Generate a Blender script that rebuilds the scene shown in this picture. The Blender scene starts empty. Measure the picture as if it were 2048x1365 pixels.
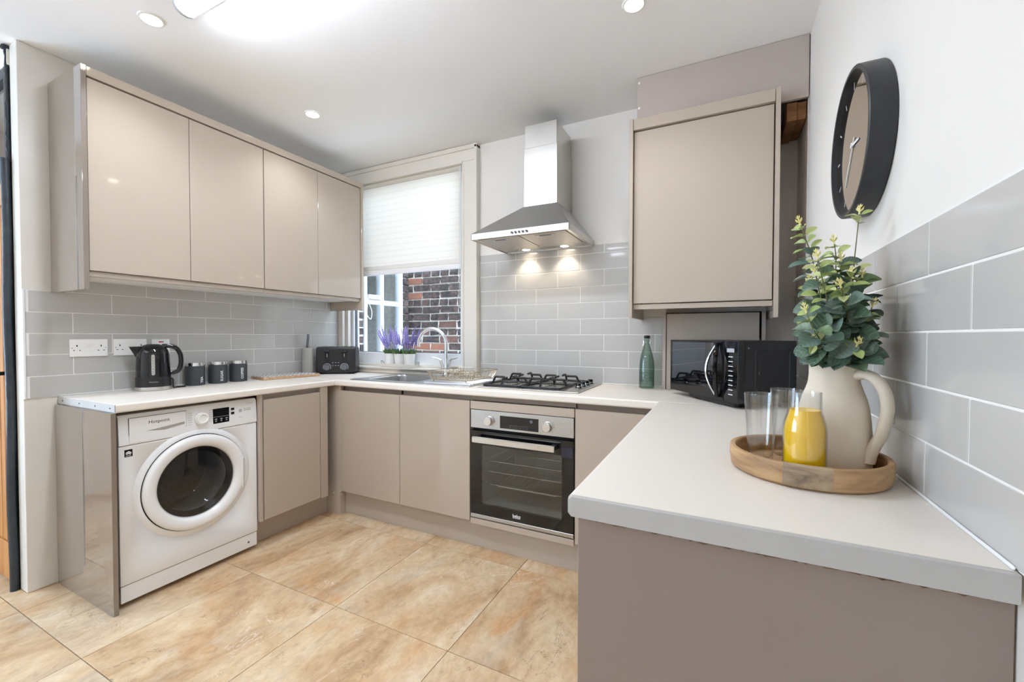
import bpy, bmesh, math, random
from math import sin, cos, pi, radians, sqrt, atan2
from mathutils import Vector, Matrix, Euler
random.seed(7)
SC = bpy.context.scene
COL = SC.collection

# ------------------------------------------------------------------ camera
cam_d = bpy.data.cameras.new('camera')
cam = bpy.data.objects.new('camera', cam_d); COL.objects.link(cam)
cam_d.sensor_width = 36.0
cam_d.lens = 845.7261 / 2048 * 36.0
cam_d.shift_y = 6.3821 / 2048
cam_d.clip_start = 0.02
YAW, PIT, ROL = 0.4595, -0.0194, 0.0014
fwd0 = Vector((-sin(YAW), cos(YAW), 0)); rgt0 = Vector((cos(YAW), sin(YAW), 0)); up0 = Vector((0, 0, 1))
F = fwd0 * cos(PIT) + up0 * sin(PIT); U = -fwd0 * sin(PIT) + up0 * cos(PIT)
R3 = rgt0 * cos(ROL) + U * sin(ROL); U3 = -rgt0 * sin(ROL) + U * cos(ROL)
cam.matrix_world = Matrix(((R3.x, U3.x, -F.x, 2.9), (R3.y, U3.y, -F.y, -2.606), (R3.z, U3.z, -F.z, 1.2111), (0, 0, 0, 1)))
SC.camera = cam

# ------------------------------------------------------------------ world, exposure, large lights
SC.view_settings.view_transform = 'Standard'
SC.view_settings.look = 'None'
SC.view_settings.exposure = 0.36
SC.view_settings.gamma = 1.0
SC.view_settings.use_curve_mapping = False
SC.cycles.max_bounces = 14
SC.cycles.diffuse_bounces = 8
SC.cycles.glossy_bounces = 5
SC.cycles.transmission_bounces = 10
SC.cycles.transparent_max_bounces = 32
SC.cycles.caustics_refractive = False
SC.cycles.caustics_reflective = False
SC.cycles.sample_clamp_indirect = 6.0
SC.cycles.use_denoising = True

SKY = 7.6
world = bpy.data.worlds.new('overcast_sky'); SC.world = world
world.use_nodes = True
wn = world.node_tree
bg = wn.nodes['Background']
bg.inputs[0].default_value = (0.73, 0.92, 1.19, 1)
bg.inputs[1].default_value = SKY

def area_light(name, loc, rot, sx, sy, power, color, parent=None):
    d = bpy.data.lights.new(name, 'AREA'); d.shape = 'RECTANGLE'; d.size = sx; d.size_y = sy
    d.energy = power; d.color = color
    o = bpy.data.objects.new(name, d); COL.objects.link(o)
    o.location = loc; o.rotation_euler = rot
    if parent: o.parent = parent
    return o
P_DOWN, P_TUBE, P_TUBEFILL, P_HOOD = 15.0, 60.0, 28.0, 4.0
P_WINFILL = 8.0
# added fill light at the made-up dining window, left of and behind the camera
area_light('window_fill_light', (-1.32, -3.75, 1.4), (0, radians(-90), 0), 1.9, 2.2, P_WINFILL, (0.94, 0.98, 1.04))


# ------------------------------------------------------------------ helpers
def S(r, g, b):
    def f(c):
        c /= 255.0
        return c / 12.92 if c <= 0.04045 else ((c + 0.055) / 1.055) ** 2.4
    return (f(r), f(g), f(b), 1.0)

MATS = {}
def mat(name, col, rough=0.5, metal=0.0, spec=0.5, coat=0.0, trans=0.0, ior=1.45, emit=None, estr=0.0, alpha=1.0):
    m = bpy.data.materials.new(name); m.use_nodes = True
    b = m.node_tree.nodes['Principled BSDF']
    b.inputs['Base Color'].default_value = col
    b.inputs['Roughness'].default_value = rough
    b.inputs['Metallic'].default_value = metal
    b.inputs['Specular IOR Level'].default_value = spec
    b.inputs['Coat Weight'].default_value = coat
    b.inputs['Coat Roughness'].default_value = 0.04
    b.inputs['Transmission Weight'].default_value = trans
    b.inputs['IOR'].default_value = ior
    if emit:
        b.inputs['Emission Color'].default_value = emit
        b.inputs['Emission Strength'].default_value = estr
    MATS[name] = m
    return m

def nodes(m): return m.node_tree.nodes, m.node_tree.links, m.node_tree.nodes['Principled BSDF']

def add_noise_variation(m, scale=8.0, amount=0.06, bump=0.0, bscale=None, detail=4, stretch=(1, 1, 1), rough_amt=0.0):
    """gentle colour mottling and relief from object-space noise"""
    N, L, B = nodes(m)
    tc = N.new('ShaderNodeTexCoord'); mp = N.new('ShaderNodeMapping'); mp.inputs['Scale'].default_value = stretch
    L.new(tc.outputs['Object'], mp.inputs['Vector'])
    nz = N.new('ShaderNodeTexNoise'); nz.inputs['Scale'].default_value = scale; nz.inputs['Detail'].default_value = detail
    L.new(mp.outputs['Vector'], nz.inputs['Vector'])
    base = B.inputs['Base Color'].default_value[:]
    if amount:
        rp = N.new('ShaderNodeValToRGB')
        rp.color_ramp.elements[0].position = 0.3; rp.color_ramp.elements[1].position = 0.7
        rp.color_ramp.elements[0].color = tuple(c * (1 - amount) for c in base[:3]) + (1,)
        rp.color_ramp.elements[1].color = tuple(min(1, c * (1 + amount)) for c in base[:3]) + (1,)
        L.new(nz.outputs['Fac'], rp.inputs['Fac']); L.new(rp.outputs['Color'], B.inputs['Base Color'])
    if rough_amt:
        mr = N.new('ShaderNodeMapRange'); r0 = B.inputs['Roughness'].default_value
        mr.inputs['To Min'].default_value = max(0.02, r0 - rough_amt); mr.inputs['To Max'].default_value = r0 + rough_amt
        L.new(nz.outputs['Fac'], mr.inputs['Value']); L.new(mr.outputs['Result'], B.inputs['Roughness'])
    if bump:
        nb = N.new('ShaderNodeTexNoise'); nb.inputs['Scale'].default_value = bscale or scale; nb.inputs['Detail'].default_value = 3
        L.new(mp.outputs['Vector'], nb.inputs['Vector'])
        bp = N.new('ShaderNodeBump'); bp.inputs['Strength'].default_value = bump; bp.inputs['Distance'].default_value = 0.01
        L.new(nb.outputs['Fac'], bp.inputs['Height']); L.new(bp.outputs['Normal'], B.inputs['Normal'])
    return m

# ---- bmesh shape helpers: each adds to a bmesh
def box(bm, x0, x1, y0, y1, z0, z1, bev=0.0, seg=1, mi=0):
    x0, x1 = min(x0, x1), max(x0, x1); y0, y1 = min(y0, y1), max(y0, y1); z0, z1 = min(z0, z1), max(z0, z1)
    vs = [bm.verts.new((x, y, z)) for x in (x0, x1) for y in (y0, y1) for z in (z0, z1)]
    idx = [(0, 1, 3, 2), (4, 6, 7, 5), (0, 4, 5, 1), (2, 3, 7, 6), (0, 2, 6, 4), (1, 5, 7, 3)]
    fs = [bm.faces.new([vs[i] for i in f]) for f in idx]
    for f in fs: f.material_index = mi
    if bev > 0:
        es = list({e for f in fs for e in f.edges})
        r = bmesh.ops.bevel(bm, geom=es, offset=bev, segments=seg, affect='EDGES', profile=0.5, clamp_overlap=True)
        for f in r['faces']: f.material_index = mi
    return vs

def prism(bm, poly, axis, a0, a1, mi=0, bev=0.0):
    """extrude a 2-D polygon along axis; poly coords are the two remaining axes in xyz order"""
    def P(p, a):
        return {'x': (a, p[0], p[1]), 'y': (p[0], a, p[1]), 'z': (p[0], p[1], a)}[axis]
    A = [bm.verts.new(P(p, a0)) for p in poly]; B = [bm.verts.new(P(p, a1)) for p in poly]
    n = len(poly); fs = []
    fs.append(bm.faces.new(A[::-1])); fs.append(bm.faces.new(B))
    for i in range(n): fs.append(bm.faces.new((A[i], A[(i + 1) % n], B[(i + 1) % n], B[i])))
    for f in fs: f.material_index = mi
    bmesh.ops.recalc_face_normals(bm, faces=fs)
    if bev > 0:
        es = list({e for f in fs[:2] for e in f.edges})
        bmesh.ops.bevel(bm, geom=es, offset=bev, segments=2, affect='EDGES', profile=0.5, clamp_overlap=True)

def lathe(bm, prof, seg=32, axis='z', c=(0, 0, 0), mi=0, close=False, sx=1.0, sy=1.0):
    """revolve (r, h) profile about an axis through c"""
    rings = []
    for r, h in prof:
        if r < 1e-6:
            p = {'z': (0, 0, h), 'x': (h, 0, 0), 'y': (0, h, 0)}[axis]
            rings.append([bm.verts.new((p[0] + c[0], p[1] + c[1], p[2] + c[2]))])
        else:
            ring = []
            for k in range(seg):
                t = 2 * pi * k / seg; a, b = r * cos(t) * sx, r * sin(t) * sy
                p = {'z': (a, b, h), 'x': (h, a, b), 'y': (b, h, a)}[axis]
                ring.append(bm.verts.new((p[0] + c[0], p[1] + c[1], p[2] + c[2])))
            rings.append(ring)
    fs = []
    pairs = list(zip(rings[:-1], rings[1:]))
    if close: pairs.append((rings[-1], rings[0]))
    for A, B in pairs:
        for k in range(seg):
            k2 = (k + 1) % seg
            if len(A) == 1 and len(B) == 1: continue
            if len(A) == 1: fs.append(bm.faces.new((A[0], B[k2], B[k])))
            elif len(B) == 1: fs.append(bm.faces.new((A[k], A[k2], B[0])))
            else: fs.append(bm.faces.new((A[k], A[k2], B[k2], B[k])))
    for f in fs: f.material_index = mi
    return fs

def cyl(bm, c, r, h, axis='z', seg=24, bev=0.0, mi=0, r2=None):
    r2 = r if r2 is None else r2
    b = min(bev, r * .5, r2 * .5, abs(h) * .5)
    if b > 0: prof = [(0, 0), (r - b, 0), (r, b), (r2, h - b), (r2 - b, h), (0, h)]
    else: prof = [(0, 0), (r, 0), (r2, h), (0, h)]
    return lathe(bm, prof, seg, axis, c, mi)

def tube(bm, pts, r, seg=8, mi=0, cap=True, closed=False, rs=None, flat=1.0):
    """sweep a circle along a polyline"""
    P = [Vector(p) for p in pts]; n = len(P)
    tang = []
    for i in range(n):
        a = P[(i - 1) % n] if (closed or i > 0) else P[i]
        b = P[(i + 1) % n] if (closed or i < n - 1) else P[i]
        tang.append((b - a).normalized())
    ref = Vector((0, 0, 1))
    if abs(tang[0].dot(ref)) > 0.9: ref = Vector((1, 0, 0))
    u = (ref - tang[0] * ref.dot(tang[0])).normalized()
    rings = []
    for i in range(n):
        u = (u - tang[i] * u.dot(tang[i]))
        if u.length < 1e-6: u = tang[i].orthogonal()
        u.normalize(); v = tang[i].cross(u)
        rr = rs[i] if rs else r
        rings.append([bm.verts.new(P[i] + u * (rr * cos(2 * pi * k / seg)) + v * (rr * flat * sin(2 * pi * k / seg))) for k in range(seg)])
    fs = []
    for i in range(n if closed else n - 1):
        A, B = rings[i], rings[(i + 1) % n]
        for k in range(seg): fs.append(bm.faces.new((A[k], A[(k + 1) % seg], B[(k + 1) % seg], B[k])))
    if cap and not closed:
        fs.append(bm.faces.new(rings[0][::-1])); fs.append(bm.faces.new(rings[-1]))
    for f in fs: f.material_index = mi

def arc(c, r, a0, a1, n, plane='xz'):
    out = []
    for i in range(n + 1):
        a = a0 + (a1 - a0) * i / n; p, q = r * cos(a), r * sin(a)
        out.append({'xz': (c[0] + p, c[1], c[2] + q), 'yz': (c[0], c[1] + p, c[2] + q), 'xy': (c[0] + p, c[1] + q, c[2])}[plane])
    return out

def smooth_path(pts, n=8):
    P = [Vector(p) for p in pts]; out = []
    for i in range(len(P) - 1):
        p0 = P[max(0, i - 1)]; p1 = P[i]; p2 = P[i + 1]; p3 = P[min(len(P) - 1, i + 2)]
        for k in range(n):
            t = k / n
            out.append(0.5 * ((2 * p1) + (-p0 + p2) * t + (2 * p0 - 5 * p1 + 4 * p2 - p3) * t * t + (-p0 + 3 * p1 - 3 * p2 + p3) * t ** 3))
    out.append(P[-1]); return out

def newbm(): return bmesh.new()

def org(o):
    v = Vector((0, 0, 0))
    while o is not None: v += o.location; o = o.parent
    return v

def mesh_of(name, bm, m, smooth=True, ang=35, recalc=True):
    if recalc: bmesh.ops.recalc_face_normals(bm, faces=bm.faces[:])
    nl = None
    if smooth:
        # area-weighted corner normals: flat faces stay flat beside small bevels, round shapes stay round
        bm.normal_update(); ca = cos(radians(ang)); nl = []
        area = {f: f.calc_area() for f in bm.faces}
        for f in bm.faces:
            n0 = f.normal
            for lp in f.loops:
                n = Vector((0, 0, 0))
                for g in lp.vert.link_faces:
                    if g is f or g.normal.dot(n0) > ca: n += g.normal * area[g]
                nl.append(n.normalized() if n.length > 1e-12 else n0.copy())
    me = bpy.data.meshes.new(name); bm.to_mesh(me); bm.free()
    for x in (m if isinstance(m, (list, tuple)) else [m]): me.materials.append(x)
    if smooth:
        me.polygons.foreach_set('use_smooth', [True] * len(me.polygons))
        me.normals_split_custom_set(nl)
    return me

def obj(name, bm, m, parent=None, local=False, smooth=True, ang=35, recalc=True):
    """link bm as one mesh object; world coordinates are turned into the parent's unless local"""
    if parent is not None and not local:
        bmesh.ops.translate(bm, verts=bm.verts[:], vec=-org(parent))
    me = mesh_of(name, bm, m, smooth, ang, recalc)
    o = bpy.data.objects.new(name, me); COL.objects.link(o)
    if parent is not None: o.parent = parent
    return o

def inst(name, me, loc, rot=(0, 0, 0), scale=(1, 1, 1), parent=None):
    o = bpy.data.objects.new(name, me); COL.objects.link(o)
    o.location = loc; o.rotation_euler = rot; o.scale = scale
    if parent is not None: o.parent = parent
    return o

def tag(o, label, cat, group=None):
    o['label'] = label; o['category'] = cat
    if group: o['group'] = group
    return o

def thing(name, label, cat, loc=(0, 0, 0), rz=0.0, group=None):
    o = bpy.data.objects.new(name, None); COL.objects.link(o)
    o.empty_display_size = 0.05
    o.location = loc; o.rotation_euler = (0, 0, rz)
    return tag(o, label, cat, group)

def struct(o, label, cat):
    o['kind'] = 'structure'; return tag(o, label, cat)

def solo(o, label, cat, group=None, at=None):
    """a thing that is one mesh: put its origin at `at`"""
    if at is not None:
        v = Vector(at); o.data.transform(Matrix.Translation(-v)); o.location = v
    return tag(o, label, cat, group)

def text_mesh(name, s, size, m, parent, matrix, depth=0.0004, bold=0.0, spacing=1.0):
    """flat lettering turned into a mesh part; matrix is in the parent's space"""
    cu = bpy.data.curves.new(name, 'FONT'); cu.body = s; cu.size = size; cu.extrude = depth
    cu.align_x = 'CENTER'; cu.align_y = 'CENTER'; cu.offset = bold; cu.space_character = spacing
    cu.resolution_u = 3
    t = bpy.data.objects.new(name + '_tmp', cu); COL.objects.link(t)
    bpy.context.view_layer.update()
    me = bpy.data.meshes.new_from_object(t.evaluated_get(bpy.context.evaluated_depsgraph_get()))
    bpy.data.objects.remove(t); bpy.data.curves.remove(cu)
    me.materials.clear(); me.materials.append(m)
    me.transform(matrix)
    o = bpy.data.objects.new(name, me); COL.objects.link(o); o.parent = parent
    return o

def facing(loc, normal, up=(0, 0, 1), roll=0.0):
    """matrix placing text/decals at loc with its front along normal"""
    n = Vector(normal).normalized(); u = Vector(up); u = (u - n * u.dot(n)).normalized(); r = u.cross(n)
    M = Matrix(((r.x, u.x, n.x, loc[0]), (r.y, u.y, n.y, loc[1]), (r.z, u.z, n.z, loc[2]), (0, 0, 0, 1)))
    return M @ Matrix.Rotation(roll, 4, 'Z')


# ------------------------------------------------------------------ materials
M_wall = add_noise_variation(mat('white_paint', S(224, 220, 214), 0.62, spec=0.3), 3, 0.012, bump=0.05, bscale=60)
M_ceil = add_noise_variation(mat('ceiling_paint', S(242, 242, 242), 0.7, spec=0.2), 2, 0.01, bump=0.03, bscale=40)
M_plaster = add_noise_variation(mat('bare_plaster', S(212, 205, 199), 0.4), 5, 0.18, bump=0.25, bscale=25, stretch=(1, 1, .4))
M_cream = add_noise_variation(mat('cream_gloss_paint', S(219, 214, 205), 0.32), 6, 0.02, bump=0.04, bscale=18)
M_upvc = mat('white_upvc', S(232, 234, 238), 0.25)
M_grout = mat('white_grout', S(226, 224, 220), 0.85)
M_navy = add_noise_variation(mat('navy_paint', S(44, 52, 60), 0.38), 14, 0.25, bump=0.35, bscale=30)
M_cab = add_noise_variation(mat('cashmere_lacquer', S(179, 166, 152), 0.06, spec=0.5), 1.2, 0.008)
M_cabmat = add_noise_variation(mat('cashmere_carcass', S(178, 166, 153), 0.4), 1.5, 0.01)
M_end = add_noise_variation(mat('mauve_end_panel', S(176, 164, 156), 0.3), 1.5, 0.012)  # brighter copy of the end panel board, light put into its colour
M_pen_shaded = add_noise_variation(mat('peninsula_panel_shaded', S(140, 126, 118), 0.4), 1.5, 0.012)  # same board as the bulkhead, darkened: shade put into the colour
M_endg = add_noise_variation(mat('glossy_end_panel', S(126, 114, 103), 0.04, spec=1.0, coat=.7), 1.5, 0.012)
M_under = mat('white_board', S(226, 224, 222), 0.5)
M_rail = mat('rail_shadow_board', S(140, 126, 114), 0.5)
M_work = add_noise_variation(mat('cream_laminate', S(224, 217, 207), 0.34, spec=0.4), 160, 0.012, bump=0.03, bscale=500)
M_edge = add_noise_variation(mat('worktop_edging', S(178, 176, 173), 0.45), 10, 0.03, stretch=(1, 1, 1))
M_chip = add_noise_variation(mat('raw_chipboard', S(120, 96, 74), 0.9), 220, 0.5, bump=0.8, bscale=240)
M_white = mat('white_enamel', S(231, 231, 231), 0.22)
M_whitep = mat('white_plastic', S(234, 233, 231), 0.3)
M_blackg = mat('black_gloss', S(14, 15, 18), 0.06, spec=0.6)
M_black = mat('black_satin', S(24, 25, 28), 0.35)
M_blackm = mat('black_matt', S(20, 20, 21), 0.6)
M_dark = mat('dark_gap', S(10, 9, 9), 0.8)
M_screen = mat('black_display', S(20, 21, 25), 0.12)
M_print = mat('grey_print', S(84, 86, 90), 0.6)
M_faint = mat('pale_print', S(176, 178, 182), 0.6)
M_lightp = mat('white_print', S(225, 226, 228), 0.5)
M_chrome = mat('chrome', S(225, 226, 228), 0.07, metal=1.0)
M_steel = add_noise_variation(mat('brushed_steel', S(186, 187, 188), 0.3, metal=1.0), 60, 0.012, stretch=(.02, 1, 1), rough_amt=0.02)
M_steel2 = add_noise_variation(mat('smudged_steel', S(205, 202, 197), 0.3, metal=1.0), 7, 0.03, rough_amt=0.08)
M_filter = add_noise_variation(mat('filter_mesh_steel', S(198, 192, 186), 0.48, metal=0.75), 120, 0.08)
M_iron = add_noise_variation(mat('cast_iron', S(36, 38, 42), 0.55), 60, 0.15, bump=0.1, bscale=120)
M_alu = mat('burner_alloy', S(190, 188, 182), 0.35, metal=0.9)
M_wire = mat('rack_wire', S(196, 180, 158), 0.25, metal=1.0)
M_anth = add_noise_variation(mat('anthracite', S(62, 67, 72), 0.42), 30, 0.03)
M_grey = mat('grey_plastic', S(98, 102, 108), 0.45)
M_taupe = mat('taupe_plastic', S(160, 157, 150), 0.42)
M_stone = add_noise_variation(mat('stoneware', S(218, 206, 188), 0.62, spec=0.3), 9, 0.05, bump=0.55, bscale=11)
M_pot = mat('white_pot', S(238, 238, 236), 0.35)
M_soil = mat('potting_soil', S(60, 44, 34), 0.95)
M_red = mat('red_neon', S(190, 20, 30), 0.3)
M_stem = mat('plant_stem', S(104, 106, 70), 0.6)
M_bud = mat('pale_bud', S(232, 224, 160), 0.6)
M_cord = mat('white_cord', S(226, 226, 222), 0.6)
M_juice = mat('orange_juice', S(252, 200, 8), 0.25)
MATS['orange_juice'].node_tree.nodes['Principled BSDF'].inputs['Subsurface Weight'].default_value = 0.25
MATS['orange_juice'].node_tree.nodes['Principled BSDF'].inputs['Subsurface Radius'].default_value = (0.02, 0.012, 0.002)
M_bulb = mat('lit_lens', (1, 1, 1, 1), 0.3, emit=(1.0, 0.86, 0.66, 1), estr=30)
M_hoodlens = mat('lit_hood_lens', (1, 1, 1, 1), 0.3, emit=(1.0, 0.86, 0.68, 1), estr=22)
M_tubelens = mat('lit_diffuser', (1, 1, 1, 1), 0.3, emit=(0.88, 0.97, 1.11, 1), estr=P_TUBE)
M_filltubelens = mat('lit_diffuser_fill', (1, 1, 1, 1), 0.3, emit=(0.88, 0.97, 1.11, 1), estr=P_TUBEFILL)
M_mirror = mat('clock_mirror', S(206, 198, 190), 0.03, metal=1.0)
M_oak = mat('oak', S(186, 132, 78), 0.4)
M_ovencav = mat('oven_enamel', S(168, 170, 166), 0.3)  # enamel lightened to stand in for the reflection on the door glass

def pane_mat(name, tint, edge=None, f0=0.04, rough=0.01, power=2.0):
    """thin clear sheet: straight-through light with a Schlick-weighted mirror reflection; tint deepens towards grazing edges"""
    m = bpy.data.materials.new(name); m.use_nodes = True
    N, L = m.node_tree.nodes, m.node_tree.links
    N.clear()
    out = N.new('ShaderNodeOutputMaterial'); mix = N.new('ShaderNodeMixShader')
    tr = N.new('ShaderNodeBsdfTransparent'); tr.inputs[0].default_value = tint
    gl = N.new('ShaderNodeBsdfGlossy'); gl.inputs['Roughness'].default_value = rough
    lw = N.new('ShaderNodeLayerWeight'); lw.inputs['Blend'].default_value = 0.5
    pw = N.new('ShaderNodeMath'); pw.operation = 'POWER'; L.new(lw.outputs['Facing'], pw.inputs[0]); pw.inputs[1].default_value = 5.0
    ma = N.new('ShaderNodeMath'); ma.operation = 'MULTIPLY_ADD'; L.new(pw.outputs[0], ma.inputs[0]); ma.inputs[1].default_value = 1 - f0; ma.inputs[2].default_value = f0
    if edge:
        p2 = N.new('ShaderNodeMath'); p2.operation = 'POWER'; L.new(lw.outputs['Facing'], p2.inputs[0]); p2.inputs[1].default_value = power
        mc = N.new('ShaderNodeMix'); mc.data_type = 'RGBA'; L.new(p2.outputs[0], mc.inputs[0]); mc.inputs[6].default_value = tint; mc.inputs[7].default_value = edge
        L.new(mc.outputs[2], tr.inputs[0])
    L.new(ma.outputs[0], mix.inputs[0]); L.new(tr.outputs[0], mix.inputs[1]); L.new(gl.outputs[0], mix.inputs[2])
    L.new(mix.outputs[0], out.inputs[0]); MATS[name] = m
    return m
M_glass = pane_mat('clear_glass', (.97, .975, .975, 1), (.58, .60, .60, 1), power=4, f0=.07)
M_bottle = pane_mat('green_glass', S(224, 234, 229), S(120, 146, 136), power=2.5, f0=.06)
M_pane = pane_mat('window_pane', (0.97, 0.99, 0.99, 1))
M_ovenglass = pane_mat('oven_door_glass', (0.72, 0.74, 0.74, 1), f0=.07)
M_wmglass = pane_mat('washer_glass', (0.6, 0.61, 0.62, 1), f0=.06)

def wood(m, c1, c2, c3, scale=3.0, stretch=(1, 12, 1), bump=0.1):
    N, L, B = nodes(m)
    tc = N.new('ShaderNodeTexCoord'); mp = N.new('ShaderNodeMapping'); mp.inputs['Scale'].default_value = stretch
    L.new(tc.outputs['Object'], mp.inputs['Vector'])
    nz = N.new('ShaderNodeTexNoise'); nz.inputs['Scale'].default_value = scale; nz.inputs['Detail'].default_value = 8
    nz.inputs['Roughness'].default_value = 0.62; nz.inputs['Distortion'].default_value = 0.6
    L.new(mp.outputs['Vector'], nz.inputs['Vector'])
    rp = N.new('ShaderNodeValToRGB'); e = rp.color_ramp.elements
    e[0].position = 0.28; e[0].color = c1; e[1].position = 0.72; e[1].color = c3
    k = e.new(0.5); k.color = c2
    L.new(nz.outputs['Fac'], rp.inputs['Fac']); L.new(rp.outputs['Color'], B.inputs['Base Color'])
    bp = N.new('ShaderNodeBump'); bp.inputs['Strength'].default_value = bump; bp.inputs['Distance'].default_value = 0.004
    L.new(nz.outputs['Fac'], bp.inputs['Height']); L.new(bp.outputs['Normal'], B.inputs['Normal'])
    return m
wood(M_oak, S(150, 96, 50), S(188, 132, 76), S(206, 154, 96), 3.0, (14, 14, .8))
M_mango = wood(mat('mango_wood', S(170, 128, 84), 0.5), S(124, 94, 66), S(176, 140, 100), S(200, 168, 128), 9.0, (.6, .6, 3.5), 0.2)
M_mangog = wood(mat('mango_wood_grey', S(150, 126, 100), 0.55), S(96, 80, 66), S(156, 134, 108), S(186, 164, 134), 14.0, (1, 1, 2), 0.25)
M_boardw = wood(mat('board_wood', S(176, 142, 110), 0.5), S(150, 116, 86), S(182, 148, 116), S(200, 170, 138), 10, (1, 3, 8), 0.1)
M_batten = wood(mat('rough_batten', S(120, 80, 52), 0.8), S(84, 54, 34), S(128, 88, 56), S(150, 108, 72), 8, (1, 1, 6), 0.2)

def tile_glaze(name, col, var=0.012):
    m = mat(name, col, 0.08, spec=0.5)
    N, L, B = nodes(m)
    oi = N.new('ShaderNodeObjectInfo'); tc = N.new('ShaderNodeTexCoord')
    hsv = N.new('ShaderNodeHueSaturation'); hsv.inputs['Color'].default_value = col
    mr = N.new('ShaderNodeMapRange'); mr.inputs['To Min'].default_value = 1 - var; mr.inputs['To Max'].default_value = 1 + var
    L.new(oi.outputs['Random'], mr.inputs['Value']); L.new(mr.outputs['Result'], hsv.inputs['Value'])
    L.new(hsv.outputs['Color'], B.inputs['Base Color'])
    ad = N.new('ShaderNodeVectorMath'); ad.operation = 'ADD'
    cmb = N.new('ShaderNodeCombineXYZ'); mul = N.new('ShaderNodeMath'); mul.operation = 'MULTIPLY'; mul.inputs[1].default_value = 31.0
    L.new(oi.outputs['Random'], mul.inputs[0]); L.new(mul.outputs[0], cmb.inputs[0]); L.new(mul.outputs[0], cmb.inputs[2])
    L.new(tc.outputs['Object'], ad.inputs[0]); L.new(cmb.outputs[0], ad.inputs[1])
    nz = N.new('ShaderNodeTexNoise'); nz.inputs['Scale'].default_value = 9.0; nz.inputs['Detail'].default_value = 1.0
    L.new(ad.outputs[0], nz.inputs['Vector'])
    bp = N.new('ShaderNodeBump'); bp.inputs['Strength'].default_value = 0.05; bp.inputs['Distance'].default_value = 0.01
    L.new(nz.outputs['Fac'], bp.inputs['Height']); L.new(bp.outputs['Normal'], B.inputs['Normal'])
    return m
M_tile = tile_glaze('grey_glaze', S(184, 182, 178))

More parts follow.
